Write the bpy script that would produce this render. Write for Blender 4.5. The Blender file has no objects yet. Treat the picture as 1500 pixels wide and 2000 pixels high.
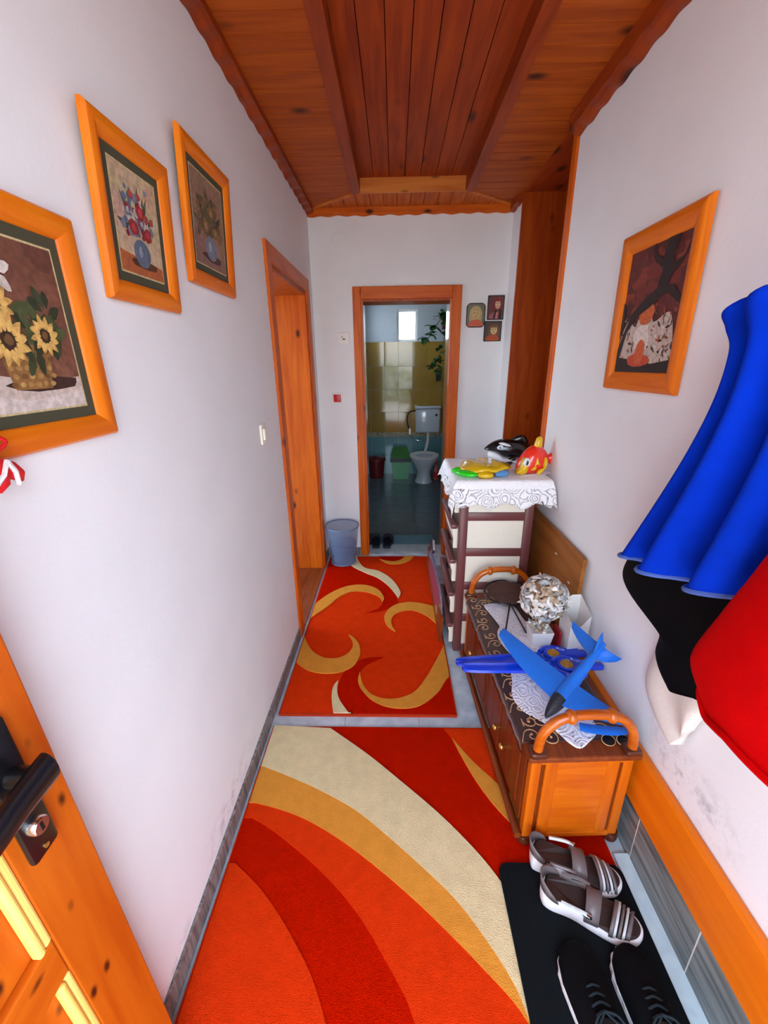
import bpy, bmesh, math, random
from mathutils import Vector, Matrix
random.seed(7)
PI = math.pi
scene = bpy.context.scene
col = scene.collection

# ------------------------------------------------------------------ camera
F_PX = 813.0
CAM = Vector((0.0, 0.0, 1.6))
_fw = Vector((20, -290, F_PX)).normalized()          # corridor direction seen in the picture
_dn = Vector((30, 2284, F_PX)); _dn = (_dn - _fw * _dn.dot(_fw)).normalized()
_rt = _dn.cross(_fw)
if _rt.x < 0: _rt = -_rt
# image axes (x right, y down, z forward) expressed in world x, y, z
def _w(i): return Vector((_rt[i], _fw[i], -_dn[i]))
IX, IY, IZ = _w(0), _w(1), _w(2)
cam_data = bpy.data.cameras.new('camera')
cam = bpy.data.objects.new('camera', cam_data); col.objects.link(cam)
cam_data.sensor_fit = 'HORIZONTAL'; cam_data.sensor_width = 36.0
cam_data.lens = F_PX * 36.0 / 1500.0
cam_data.clip_start = 0.02; cam_data.clip_end = 200
R = Matrix((IX, -IY, -IZ)).transposed()
cam.matrix_world = Matrix.Translation(CAM) @ R.to_4x4()
scene.camera = cam

def pix(x, y, axis, val):
    d = IX * (x - 750) + IY * (y - 1000) + IZ * F_PX
    t = (val - CAM[axis]) / d[axis]
    return CAM + d * t

# ------------------------------------------------------------------ world, daylight, exposure
world = bpy.data.worlds.new('sky'); scene.world = world
world.use_nodes = True
wnt = world.node_tree
bg = wnt.nodes['Background']
sky = wnt.nodes.new('ShaderNodeTexSky'); sky.sky_type = 'NISHITA'
sky.sun_disc = False; sky.sun_elevation = math.radians(48); sky.sun_rotation = math.radians(75)
sky.air_density = 1.0; sky.dust_density = 2.5; sky.ozone_density = 1.0
haze = wnt.nodes.new('ShaderNodeMixRGB'); haze.inputs[0].default_value = 0.35; haze.inputs[2].default_value = (8.2, 9.2, 10.2, 1)
wnt.links.new(sky.outputs[0], haze.inputs[1]); wnt.links.new(haze.outputs[0], bg.inputs[0])
bg.inputs[1].default_value = 1.0
scene.view_settings.view_transform = 'Standard'
scene.view_settings.look = 'None'
scene.view_settings.gamma = 1.0
scene.view_settings.use_curve_mapping = False
scene.view_settings.exposure = 0.76
scene.cycles.max_bounces = 14
scene.cycles.diffuse_bounces = 8
scene.cycles.transparent_max_bounces = 12
scene.cycles.sample_clamp_indirect = 8.0

sun_data = bpy.data.lights.new('sun', 'SUN'); sun_data.energy = 8.0; sun_data.angle = 0.01; sun_data.color = (1.0, 0.96, 0.90)
sun = bpy.data.objects.new('sun', sun_data); col.objects.link(sun)
sun.rotation_euler = Vector((-0.9, -0.25, -1.0)).to_track_quat('-Z', 'Y').to_euler()

def portal(name, loc, rot, sx, sy):
    l = bpy.data.lights.new(name, 'AREA'); l.shape = 'RECTANGLE'; l.size = sx; l.size_y = sy
    l.cycles.is_portal = True
    o = bpy.data.objects.new(name, l); col.objects.link(o); o.location = loc; o.rotation_euler = rot
    return o
FRONT = -0.40                      # inner face of the entrance wall
DOOR_X0, DOOR_X1, DOOR_H = -0.44, 0.66, 2.45
portal('entrance_portal', ((DOOR_X0 + DOOR_X1) / 2, FRONT - 0.16, DOOR_H / 2), (PI / 2, 0, PI), DOOR_X1 - DOOR_X0, DOOR_H)
portal('bath_window_portal', (0.18, 6.40, 2.09), (-PI / 2, 0, 0), 0.30, 0.42)
portal('added_room_portal', (-2.62, 2.67, 1.35), (0, -PI / 2, 0), 1.7, 1.6)  # samples the sky through the window of the added side room

# ------------------------------------------------------------------ materials
def lin(c):
    c = c / 255.0
    return c / 12.92 if c <= 0.04045 else ((c + 0.055) / 1.055) ** 2.4
def C(r, g, b): return (lin(r), lin(g), lin(b), 1.0)

def new_mat(name):
    m = bpy.data.materials.new(name); m.use_nodes = True
    nt = m.node_tree; b = nt.nodes['Principled BSDF']
    return m, nt, b
def N(nt, t, **kw):
    n = nt.nodes.new(t)
    for k, v in kw.items(): setattr(n, k, v)
    return n
def L(nt, a, b): nt.links.new(a, b)
def setin(b, **kw):
    for k, v in kw.items(): b.inputs[k.replace('_', ' ')].default_value = v

def plain(name, c, rough=0.5, metal=0.0, var=0.08, scale=20, bump=0.0, bscale=200, coat=0.0, trans=0.0, alpha=1.0, sheen=0.0, spec=0.5, emit=None):
    """one colour with slight mottling and fine relief"""
    m, nt, b = new_mat(name)
    tc = N(nt, 'ShaderNodeTexCoord')
    nz = N(nt, 'ShaderNodeTexNoise'); nz.inputs['Scale'].default_value = scale; nz.inputs['Detail'].default_value = 4
    L(nt, tc.outputs['Object'], nz.inputs['Vector'])
    mx = N(nt, 'ShaderNodeMixRGB'); mx.blend_type = 'MULTIPLY'; mx.inputs[0].default_value = 1.0
    mx.inputs[1].default_value = c
    rp = N(nt, 'ShaderNodeValToRGB')
    rp.color_ramp.elements[0].position = 0.3; rp.color_ramp.elements[1].position = 0.7
    lo = 1 - var
    rp.color_ramp.elements[0].color = (lo, lo, lo, 1); rp.color_ramp.elements[1].color = (1, 1, 1, 1)
    L(nt, nz.outputs['Fac'], rp.inputs[0]); L(nt, rp.outputs[0], mx.inputs[2]); L(nt, mx.outputs[0], b.inputs['Base Color'])
    setin(b, Roughness=rough, Metallic=metal, Coat_Weight=coat, Transmission_Weight=trans, Alpha=alpha, Sheen_Weight=sheen, Specular_IOR_Level=spec)
    if bump:
        n2 = N(nt, 'ShaderNodeTexNoise'); n2.inputs['Scale'].default_value = bscale; n2.inputs['Detail'].default_value = 3
        L(nt, tc.outputs['Object'], n2.inputs['Vector'])
        bp = N(nt, 'ShaderNodeBump'); bp.inputs['Strength'].default_value = bump; bp.inputs['Distance'].default_value = 0.01
        L(nt, n2.outputs['Fac'], bp.inputs['Height']); L(nt, bp.outputs[0], b.inputs['Normal'])
    if emit:
        b.inputs['Emission Color'].default_value = emit[0]; b.inputs['Emission Strength'].default_value = emit[1]
    return m

def wood(name, c1, c2, axis='z', knots=True, rough=0.42, coat=0.08, knot_c=(70, 25, 6), kscale=5.0, freq=14.0):
    m, nt, b = new_mat(name)
    tc = N(nt, 'ShaderNodeTexCoord'); oi = N(nt, 'ShaderNodeObjectInfo')
    add = N(nt, 'ShaderNodeVectorMath', operation='ADD')
    mul = N(nt, 'ShaderNodeMath', operation='MULTIPLY'); mul.inputs[1].default_value = 37.0
    L(nt, oi.outputs['Random'], mul.inputs[0])
    L(nt, tc.outputs['Object'], add.inputs[0]); L(nt, mul.outputs[0], add.inputs[1])
    mp = N(nt, 'ShaderNodeMapping')
    s = [freq, freq, freq]; s['xyz'.index(axis)] = freq * 0.08
    mp.inputs['Scale'].default_value = s
    L(nt, add.outputs[0], mp.inputs['Vector'])
    nz = N(nt, 'ShaderNodeTexNoise'); nz.inputs['Scale'].default_value = 2.2; nz.inputs['Detail'].default_value = 6; nz.inputs['Distortion'].default_value = 0.6
    L(nt, mp.outputs[0], nz.inputs['Vector'])
    rp = N(nt, 'ShaderNodeValToRGB')
    rp.color_ramp.elements[0].position = 0.32; rp.color_ramp.elements[1].position = 0.66
    rp.color_ramp.elements[0].color = c2; rp.color_ramp.elements[1].color = c1
    L(nt, nz.outputs['Fac'], rp.inputs[0])
    last = rp.outputs[0]
    if knots:
        mk = N(nt, 'ShaderNodeMapping')
        s = [kscale * 1.7] * 3; s['xyz'.index(axis)] = kscale * 0.9
        mk.inputs['Scale'].default_value = s
        L(nt, add.outputs[0], mk.inputs['Vector'])
        v = N(nt, 'ShaderNodeTexVoronoi'); v.inputs['Scale'].default_value = 1.0
        L(nt, mk.outputs[0], v.inputs['Vector'])
        r2 = N(nt, 'ShaderNodeValToRGB')
        r2.color_ramp.elements[0].position = 0.06; r2.color_ramp.elements[1].position = 0.17
        r2.color_ramp.elements[0].color = (1, 1, 1, 1); r2.color_ramp.elements[1].color = (0, 0, 0, 1)
        L(nt, v.outputs['Distance'], r2.inputs[0])
        mx = N(nt, 'ShaderNodeMixRGB'); mx.inputs[2].default_value = C(*knot_c)
        L(nt, r2.outputs[0], mx.inputs[0]); L(nt, last, mx.inputs[1]); last = mx.outputs[0]
    L(nt, last, b.inputs['Base Color'])
    setin(b, Roughness=rough, Coat_Weight=coat, Coat_Roughness=0.15, Specular_IOR_Level=0.25)
    bp = N(nt, 'ShaderNodeBump'); bp.inputs['Strength'].default_value = 0.08; bp.inputs['Distance'].default_value = 0.004
    L(nt, nz.outputs['Fac'], bp.inputs['Height']); L(nt, bp.outputs[0], b.inputs['Normal'])
    return m

def stone(name, c1, c2, axis='y', stretch=0.1, freq=30, rough=0.35):
    m, nt, b = new_mat(name)
    tc = N(nt, 'ShaderNodeTexCoord'); oi = N(nt, 'ShaderNodeObjectInfo')
    add = N(nt, 'ShaderNodeVectorMath', operation='ADD')
    mul = N(nt, 'ShaderNodeMath', operation='MULTIPLY'); mul.inputs[1].default_value = 19.0
    L(nt, oi.outputs['Random'], mul.inputs[0]); L(nt, tc.outputs['Object'], add.inputs[0]); L(nt, mul.outputs[0], add.inputs[1])
    mp = N(nt, 'ShaderNodeMapping'); s = [freq] * 3
    if axis: s['xyz'.index(axis)] = freq * stretch
    mp.inputs['Scale'].default_value = s; L(nt, add.outputs[0], mp.inputs['Vector'])
    nz = N(nt, 'ShaderNodeTexNoise'); nz.inputs['Scale'].default_value = 2.0; nz.inputs['Detail'].default_value = 7; nz.inputs['Distortion'].default_value = 0.4
    L(nt, mp.outputs[0], nz.inputs['Vector'])
    rp = N(nt, 'ShaderNodeValToRGB'); rp.color_ramp.elements[0].position = 0.35; rp.color_ramp.elements[1].position = 0.68
    rp.color_ramp.elements[0].color = c2; rp.color_ramp.elements[1].color = c1
    L(nt, nz.outputs['Fac'], rp.inputs[0]); L(nt, rp.outputs[0], b.inputs['Base Color'])
    setin(b, Roughness=rough)
    return m

def pile(name, c):
    m, nt, b = new_mat(name)
    tc = N(nt, 'ShaderNodeTexCoord')
    n1 = N(nt, 'ShaderNodeTexNoise'); n1.inputs['Scale'].default_value = 420; n1.inputs['Detail'].default_value = 2
    n2 = N(nt, 'ShaderNodeTexNoise'); n2.inputs['Scale'].default_value = 22; n2.inputs['Detail'].default_value = 5
    L(nt, tc.outputs['Object'], n1.inputs['Vector']); L(nt, tc.outputs['Object'], n2.inputs['Vector'])
    ad = N(nt, 'ShaderNodeMath', operation='ADD'); L(nt, n1.outputs['Fac'], ad.inputs[0]); L(nt, n2.outputs['Fac'], ad.inputs[1])
    rp = N(nt, 'ShaderNodeValToRGB'); rp.color_ramp.elements[0].position = 0.35; rp.color_ramp.elements[1].position = 0.75
    d = tuple(x * 0.8 for x in c[:3]) + (1,)
    rp.color_ramp.elements[0].color = d; rp.color_ramp.elements[1].color = c
    hf = N(nt, 'ShaderNodeMath', operation='MULTIPLY'); hf.inputs[1].default_value = 0.5
    L(nt, ad.outputs[0], hf.inputs[0]); L(nt, hf.outputs[0], rp.inputs[0]); L(nt, rp.outputs[0], b.inputs['Base Color'])
    setin(b, Roughness=1.0, Specular_IOR_Level=0.0)
    bp = N(nt, 'ShaderNodeBump'); bp.inputs['Strength'].default_value = 0.9; bp.inputs['Distance'].default_value = 0.006
    L(nt, n1.outputs['Fac'], bp.inputs['Height'])
    bp2 = N(nt, 'ShaderNodeBump'); bp2.inputs['Strength'].default_value = 0.35; bp2.inputs['Distance'].default_value = 0.01
    L(nt, n2.outputs['Fac'], bp2.inputs['Height']); L(nt, bp.outputs[0], bp2.inputs['Normal']); L(nt, bp2.outputs[0], b.inputs['Normal'])
    return m

def print_mat(name, rough=0.6):
    """flat print: colour comes with the pieces of the printed mesh"""
    m, nt, b = new_mat(name)
    a = N(nt, 'ShaderNodeVertexColor'); a.layer_name = 'Col'
    tc = N(nt, 'ShaderNodeTexCoord'); nz = N(nt, 'ShaderNodeTexNoise'); nz.inputs['Scale'].default_value = 90; nz.inputs['Detail'].default_value = 5
    L(nt, tc.outputs['Object'], nz.inputs['Vector'])
    rp = N(nt, 'ShaderNodeValToRGB'); rp.color_ramp.elements[0].position = 0.3; rp.color_ramp.elements[1].position = 0.65
    rp.color_ramp.elements[0].color = (0.62, 0.62, 0.62, 1); rp.color_ramp.elements[1].color = (1, 1, 1, 1)
    L(nt, nz.outputs['Fac'], rp.inputs[0])
    mx = N(nt, 'ShaderNodeMixRGB'); mx.blend_type = 'MULTIPLY'; mx.inputs[0].default_value = 1
    L(nt, a.outputs['Color'], mx.inputs[1]); L(nt, rp.outputs[0], mx.inputs[2]); L(nt, mx.outputs[0], b.inputs['Base Color'])
    setin(b, Roughness=rough)
    return m

def lace_mat(name, c, scale=26.0, thread=(112, 118, 128), zmask=None):
    """white lace: rosettes outlined in open work, small eyelets between them"""
    m, nt, b = new_mat(name)
    tc = N(nt, 'ShaderNodeTexCoord')
    nz = N(nt, 'ShaderNodeTexNoise'); nz.inputs['Scale'].default_value = 18; nz.inputs['Detail'].default_value = 1
    L(nt, tc.outputs['Object'], nz.inputs['Vector'])
    wob = N(nt, 'ShaderNodeMixRGB'); wob.blend_type = 'ADD'; wob.inputs[0].default_value = 0.035
    L(nt, tc.outputs['Object'], wob.inputs[1]); L(nt, nz.outputs['Color'], wob.inputs[2])
    v = N(nt, 'ShaderNodeTexVoronoi'); v.feature = 'F1'; v.inputs['Scale'].default_value = scale
    L(nt, wob.outputs[0], v.inputs['Vector'])
    sn = N(nt, 'ShaderNodeMath', operation='MULTIPLY'); sn.inputs[1].default_value = 34.0; L(nt, v.outputs['Distance'], sn.inputs[0])
    si = N(nt, 'ShaderNodeMath', operation='SINE'); L(nt, sn.outputs[0], si.inputs[0])
    ring = N(nt, 'ShaderNodeMath', operation='GREATER_THAN'); ring.inputs[1].default_value = 0.62; L(nt, si.outputs[0], ring.inputs[0])
    v2 = N(nt, 'ShaderNodeTexVoronoi'); v2.inputs['Scale'].default_value = scale * 6; L(nt, tc.outputs['Object'], v2.inputs['Vector'])
    dot = N(nt, 'ShaderNodeMath', operation='LESS_THAN'); dot.inputs[1].default_value = 0.42; L(nt, v2.outputs['Distance'], dot.inputs[0])
    mm = N(nt, 'ShaderNodeMath', operation='MULTIPLY'); L(nt, ring.outputs[0], mm.inputs[0]); L(nt, dot.outputs[0], mm.inputs[1])
    last = mm.outputs[0]
    if zmask is not None:
        sp = N(nt, 'ShaderNodeSeparateXYZ'); L(nt, tc.outputs['Object'], sp.inputs[0])
        lt = N(nt, 'ShaderNodeMath', operation='LESS_THAN'); lt.inputs[1].default_value = zmask; L(nt, sp.outputs['Z'], lt.inputs[0])
        m2 = N(nt, 'ShaderNodeMath', operation='MULTIPLY'); L(nt, last, m2.inputs[0]); L(nt, lt.outputs[0], m2.inputs[1]); last = m2.outputs[0]
    iv = N(nt, 'ShaderNodeMath', operation='SUBTRACT'); iv.inputs[0].default_value = 1.0; L(nt, last, iv.inputs[1])
    L(nt, iv.outputs[0], b.inputs['Alpha'])
    mx = N(nt, 'ShaderNodeMixRGB'); mx.inputs[1].default_value = c; mx.inputs[2].default_value = C(*thread)
    hf = N(nt, 'ShaderNodeMath', operation='MULTIPLY'); hf.inputs[1].default_value = 0.22 if zmask is None else 0.6; L(nt, ring.outputs[0], hf.inputs[0])
    if zmask is not None:
        m3 = N(nt, 'ShaderNodeMath', operation='MULTIPLY'); L(nt, hf.outputs[0], m3.inputs[0]); L(nt, lt.outputs[0], m3.inputs[1]); hf = m3
    L(nt, hf.outputs[0], mx.inputs[0]); L(nt, mx.outputs[0], b.inputs['Base Color'])
    bp = N(nt, 'ShaderNodeBump'); bp.inputs['Strength'].default_value = 0.3; bp.inputs['Distance'].default_value = 0.003
    L(nt, si.outputs[0], bp.inputs['Height']); L(nt, bp.outputs[0], b.inputs['Normal'])
    setin(b, Roughness=0.85, Specular_IOR_Level=0.2)
    return m

M = {}
M['wall'] = plain('wall_plaster', C(233, 236, 238), 0.75, var=0.04, scale=5, bump=0.06, bscale=60)
def scuff(m, boxes, c):
    """grey scuff marks inside boxes given as (y0, y1, z0, z1) in object space"""
    nt = m.node_tree; b = nt.nodes['Principled BSDF']; src = b.inputs['Base Color'].links[0].from_socket
    tc = N(nt, 'ShaderNodeTexCoord'); sp = N(nt, 'ShaderNodeSeparateXYZ'); L(nt, tc.outputs['Object'], sp.inputs[0])
    nz = N(nt, 'ShaderNodeTexNoise'); nz.inputs['Scale'].default_value = 16; nz.inputs['Detail'].default_value = 8; nz.inputs['Roughness'].default_value = .75
    L(nt, tc.outputs['Object'], nz.inputs['Vector'])
    for y0, y1, z0, z1 in boxes:
        ms = None
        for ax, lo, hi in (('Y', y0, y1), ('Z', z0, z1)):
            mr = N(nt, 'ShaderNodeMath', operation='SUBTRACT'); mr.inputs[1].default_value = (lo + hi) / 2; L(nt, sp.outputs[ax], mr.inputs[0])
            ab = N(nt, 'ShaderNodeMath', operation='ABSOLUTE'); L(nt, mr.outputs[0], ab.inputs[0])
            rm = N(nt, 'ShaderNodeMapRange'); rm.inputs['From Min'].default_value = (hi - lo) / 2; rm.inputs['From Max'].default_value = 0.0
            L(nt, ab.outputs[0], rm.inputs['Value'])
            if ms is None: ms = rm.outputs[0]
            else:
                mu = N(nt, 'ShaderNodeMath', operation='MULTIPLY'); L(nt, ms, mu.inputs[0]); L(nt, rm.outputs[0], mu.inputs[1]); ms = mu.outputs[0]
        rp = N(nt, 'ShaderNodeMapRange'); rp.inputs['From Min'].default_value = .48; rp.inputs['From Max'].default_value = .66; L(nt, nz.outputs['Fac'], rp.inputs['Value'])
        mu = N(nt, 'ShaderNodeMath', operation='MULTIPLY'); mu.use_clamp = True; L(nt, ms, mu.inputs[0]); L(nt, rp.outputs[0], mu.inputs[1])
        mx = N(nt, 'ShaderNodeMixRGB'); mx.inputs[2].default_value = c; L(nt, mu.outputs[0], mx.inputs[0]); L(nt, src, mx.inputs[1]); src = mx.outputs[0]
    L(nt, src, b.inputs['Base Color'])
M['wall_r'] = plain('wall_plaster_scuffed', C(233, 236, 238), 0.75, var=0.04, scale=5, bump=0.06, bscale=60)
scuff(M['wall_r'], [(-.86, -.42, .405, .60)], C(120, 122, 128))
M['wall_l'] = plain('wall_plaster_marked', C(233, 236, 238), 0.75, var=0.04, scale=5, bump=0.06, bscale=60)
scuff(M['wall_l'], [(-.70, -.15, .06, .22), (-1.05, -.75, .06, .16)], C(140, 136, 140))
M['wall_white'] = plain('bath_plaster', C(200, 208, 214), 0.7, var=0.04)
M['pine_x'] = wood('varnished_pine_x', C(208, 102, 14), C(182, 72, 4), 'x')
M['pine_y'] = wood('varnished_pine_y', C(208, 102, 14), C(182, 72, 4), 'y')
M['pine_z'] = wood('varnished_pine_z', C(210, 102, 12), C(184, 74, 4), 'z')
M['ceil_x'] = wood('ceiling_pine_x', C(182, 86, 12), C(152, 62, 6), 'x', kscale=3.2, rough=.6, coat=0)
M['ceil_y'] = wood('ceiling_pine_y', C(168, 66, 8), C(132, 42, 4), 'y', kscale=3.0, rough=.6, coat=0)
M['ceil_end'] = wood('ceiling_end_pine_y', C(200, 100, 22), C(168, 72, 10), 'y', kscale=3.0, rough=.6, coat=0)
M['trim_dark_y'] = wood('stained_trim_y', C(158, 62, 8), C(124, 40, 4), 'y', kscale=3.0, rough=.5, coat=0)
M['trim_light_x'] = wood('pale_lit_trim_x', C(214, 130, 56), C(190, 98, 34), 'x')  # doorway light on the end riser is put into this paler tone
M['niche_z'] = wood('niche_pine_z', C(172, 76, 10), C(146, 54, 4), 'z', kscale=4.0)
M['frame_y'] = wood('frame_wood_y', C(226, 124, 16), C(208, 100, 6), 'y', knots=False, freq=20)
M['frame_z'] = wood('frame_wood_z', C(226, 124, 16), C(208, 100, 6), 'z', knots=False, freq=20)
M['leaf_z'] = wood('entrance_pine_z', C(196, 96, 14), C(176, 74, 6), 'z', kscale=11)
M['leaf_y'] = wood('entrance_pine_y', C(196, 96, 14), C(176, 74, 6), 'y', kscale=11)
M['bead_z'] = wood('sunlit_bead_z', C(250, 214, 120), C(244, 190, 84), 'z', knots=False)  # sunlight on the bevels is put into this pale colour
M['ledge_y'] = wood('skirting_board_y', C(230, 122, 12), C(214, 102, 6), 'y', knots=False, freq=9)
M['cab_x'] = wood('cabinet_wood_x', C(212, 108, 12), C(188, 82, 6), 'x', knots=False)
M['cab_z'] = wood('cabinet_wood_z', C(212, 108, 12), C(188, 82, 6), 'z', knots=False)
M['cab_dark'] = wood('cabinet_dark_wood', C(128, 54, 18), C(96, 34, 10), 'z', knots=False)
M['cab_dark_y'] = wood('cabinet_dark_wood_y', C(138, 66, 28), C(104, 42, 14), 'y', knots=False)
M['arch'] = wood('turned_wood', C(204, 104, 20), C(172, 76, 8), 'x', knots=False, coat=0.6, rough=0.25)
M['foot'] = plain('dark_foot_wood', C(86, 40, 22), 0.3, var=0.2, coat=0.4)
M['marble'] = stone('grey_marble', C(206, 218, 226), C(166, 182, 194), None, freq=6, rough=0.3)
M['skirt'] = stone('striped_stone', C(150, 142, 138), C(82, 76, 74), 'z', 0.15, 40, 0.4)
M['slate'] = stone('slate_tile', C(146, 152, 150), C(74, 82, 84), 'y', 0.06, 26, 0.35)
M['marble_light'] = stone('pale_marble', C(214, 238, 244), C(186, 214, 224), None, freq=6, rough=0.3)
M['jamb_z'] = wood('glossy_jamb_z', C(196, 92, 12), C(170, 66, 4), 'z', rough=.3, coat=1.0)
M['jamb_z'].node_tree.nodes['Principled BSDF'].inputs['Coat Roughness'].default_value = 0.05
M['grout'] = plain('white_grout', C(226, 226, 222), 0.8)
M['rug_base'] = pile('rug_orange_red', C(244, 62, 16))
M['rug_dark'] = pile('rug_dark_red', C(208, 26, 2))
M['rug_cream'] = pile('rug_cream', C(252, 230, 178))
M['rug_orange'] = pile('rug_orange', C(250, 166, 64))
M['mat'] = plain('black_rubber', C(9, 15, 19), 0.8, var=0.2, bump=0.2, bscale=300, spec=.15)
M['black'] = plain('black_plastic', C(14, 14, 16), 0.3, var=0.1)
M['black_soft'] = plain('black_fabric', C(8, 9, 13), 0.9, var=0.25, bump=0.2, bscale=400, spec=.12)
M['chrome'] = plain('chrome', C(220, 220, 225), 0.18, metal=1.0, var=0.02)
M['brass'] = plain('brass', C(226, 180, 96), 0.25, metal=0.9, var=0.05)
M['white_plastic'] = plain('white_plastic', C(238, 238, 232), 0.4, var=0.03)
M['cream_plastic'] = plain('cream_plastic', C(240, 236, 218), 0.4, var=0.04)
M['brown_plastic'] = plain('brown_plastic', C(112, 62, 62), 0.35, var=0.08)
M['red_plastic'] = plain('red_plastic', C(196, 26, 40), 0.35)
M['art'] = print_mat('printed_picture')
M['card'] = plain('olive_card', C(66, 66, 46), 0.8, var=0.1)
M['lace'] = lace_mat('white_lace', C(248, 250, 252), 15.0, zmask=0.145)
M['print'] = print_mat('glossy_print', 0.3)

# ------------------------------------------------------------------ mesh builder
class MB:
    def __init__(s, xf=None):
        s.v = []; s.f = []; s.c = []; s.xf = xf; s.cur = (1, 1, 1, 1)
    def add(s, verts, faces):
        n = len(s.v)
        for p in verts:
            p = Vector(p)
            s.v.append(s.xf @ p if s.xf is not None else p)
        for f in faces:
            s.f.append([i + n for i in f]); s.c.append(s.cur)
        return s
    def box(s, x0, x1, y0, y1, z0, z1):
        return s.add([(x0, y0, z0), (x1, y0, z0), (x1, y1, z0), (x0, y1, z0), (x0, y0, z1), (x1, y0, z1), (x1, y1, z1), (x0, y1, z1)],
                     [(0, 3, 2, 1), (4, 5, 6, 7), (0, 1, 5, 4), (1, 2, 6, 5), (2, 3, 7, 6), (3, 0, 4, 7)])
    def bbox(s, x0, x1, y0, y1, z0, z1, b=0.004):
        """box with chamfered edges"""
        bm = bmesh.new(); bmesh.ops.create_cube(bm, size=1)
        for v in bm.verts: v.co = Vector(((x0 + x1) / 2 + v.co.x * (x1 - x0), (y0 + y1) / 2 + v.co.y * (y1 - y0), (z0 + z1) / 2 + v.co.z * (z1 - z0)))
        bmesh.ops.bevel(bm, geom=bm.edges[:], offset=b, segments=2, affect='EDGES', profile=0.5)
        return s.frombm(bm)
    def frombm(s, bm):
        bm.verts.ensure_lookup_table(); bm.verts.index_update()
        s.add([v.co for v in bm.verts], [[v.index for v in f.verts] for f in bm.faces]); bm.free(); return s
    def ring_loft(s, rings, close=True, caps=True):
        n = len(rings[0]); vs = [p for r in rings for p in r]; fs = []
        for i in range(len(rings) - 1):
            for j in range(n if close else n - 1):
                k = (j + 1) % n
                fs.append((i * n + j, i * n + k, (i + 1) * n + k, (i + 1) * n + j))
        if caps and close:
            fs.append(tuple(reversed(range(n)))); fs.append(tuple(range((len(rings) - 1) * n, len(rings) * n)))
        return s.add(vs, fs)
    def tube(s, path, r, n=8, closed=False, caps=True):
        path = [Vector(p) for p in path]; rings = []
        m = len(path); up = Vector((0.12, 0.21, 0.97))
        for i, p in enumerate(path):
            a = path[(i - 1) % m] if closed or i > 0 else p
            b = path[(i + 1) % m] if closed or i < m - 1 else p
            t = (b - a).normalized()
            u = t.cross(up)
            if u.length < 1e-3: u = t.cross(Vector((1, 0, 0)))
            u.normalize(); w = t.cross(u)
            rr = r[i] if isinstance(r, (list, tuple)) else r
            rings.append([p + (u * math.cos(2 * PI * k / n) + w * math.sin(2 * PI * k / n)) * rr for k in range(n)])
        if closed: rings.append(rings[0])
        return s.ring_loft(rings, True, caps and not closed)
    def lathe(s, prof, c=(0, 0, 0), n=24, sx=1, sy=1):
        rings = [[(c[0] + r * sx * math.cos(2 * PI * k / n), c[1] + r * sy * math.sin(2 * PI * k / n), c[2] + z) for k in range(n)] for r, z in prof]
        return s.ring_loft(rings)
    def sphere(s, c, r, n=12, m=8, sx=1, sy=1, sz=1):
        prof = [(max(r * math.sin(PI * i / m), 1e-4), -r * math.cos(PI * i / m) * sz) for i in range(m + 1)]
        return s.lathe(prof, c, n, sx, sy)
    def poly(s, pts, z0, z1, bev=0.0):
        """prism over a 2D outline (x, y); bev pulls the upper rim in for a rounded edge"""
        bm = bmesh.new()
        vs = [bm.verts.new((p[0], p[1], z1)) for p in pts]
        f = bm.faces.new(vs); bm.normal_update()
        if f.normal.z < 0: bmesh.ops.reverse_faces(bm, faces=[f])
        lo = {v: bm.verts.new((v.co.x, v.co.y, z0)) for v in vs}
        vl = list(f.verts); n = len(vl)
        for i in range(n):
            a, b = vl[i], vl[(i + 1) % n]
            bm.faces.new((b, a, lo[a], lo[b]))
        bm.faces.new([lo[v] for v in reversed(vl)])
        bmesh.ops.triangulate(bm, faces=[g for g in bm.faces if len(g.verts) > 4])
        return s.frombm(bm)
    def flat(s, pts, map3):
        """flat polygon, map3 turns (u, v) into a point"""
        bm = bmesh.new(); vs = [bm.verts.new((p[0], p[1], 0)) for p in pts]
        try: bm.faces.new(vs)
        except Exception: bm.free(); return s
        bmesh.ops.triangulate(bm, faces=bm.faces[:])
        bm.normal_update()
        for f in bm.faces:
            if f.normal.z < 0: f.normal_flip()
        bm.verts.index_update()
        s.add([map3(v.co.x, v.co.y) for v in bm.verts], [[v.index for v in f.verts] for f in bm.faces]); bm.free(); return s
    def puff(s, pts, map3, T, rings=5, back=1.0, power=0.5):
        """inflated outline: pts 2D outline (star-shaped), map3(u, v, n)"""
        cx = sum(p[0] for p in pts) / len(pts); cy = sum(p[1] for p in pts) / len(pts)
        n = len(pts)
        seq = []
        for k in range(rings + 1):
            sc = math.cos(k / rings * PI / 2); seq.append((sc, T * (1 - sc * sc) ** power))
        def side(sign, depth):
            base = []
            for sc, h in seq[:-1]:
                base.append([map3(cx + (p[0] - cx) * sc, cy + (p[1] - cy) * sc, sign * h * depth) for p in pts])
            return base, map3(cx, cy, sign * T * depth)
        A, a = side(1, 1.0); B, b = side(-1, back)
        vs = [p for r in A for p in r] + [a]; na = len(vs)
        fs = []
        for i in range(len(A) - 1):
            for j in range(n):
                k = (j + 1) % n; fs.append((i * n + j, i * n + k, (i + 1) * n + k, (i + 1) * n + j))
        for j in range(n): fs.append(((len(A) - 1) * n + j, (len(A) - 1) * n + (j + 1) % n, na - 1))
        vs2 = [p for r in B[1:] for p in r] + [b]
        off = na
        def idx(i, j): return j if i == 0 else off + (i - 1) * n + j
        for i in range(len(B) - 1):
            for j in range(n):
                k = (j + 1) % n; fs.append((idx(i, k), idx(i, j), idx(i + 1, j), idx(i + 1, k)))
        last = off + len(vs2) - 1
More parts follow.
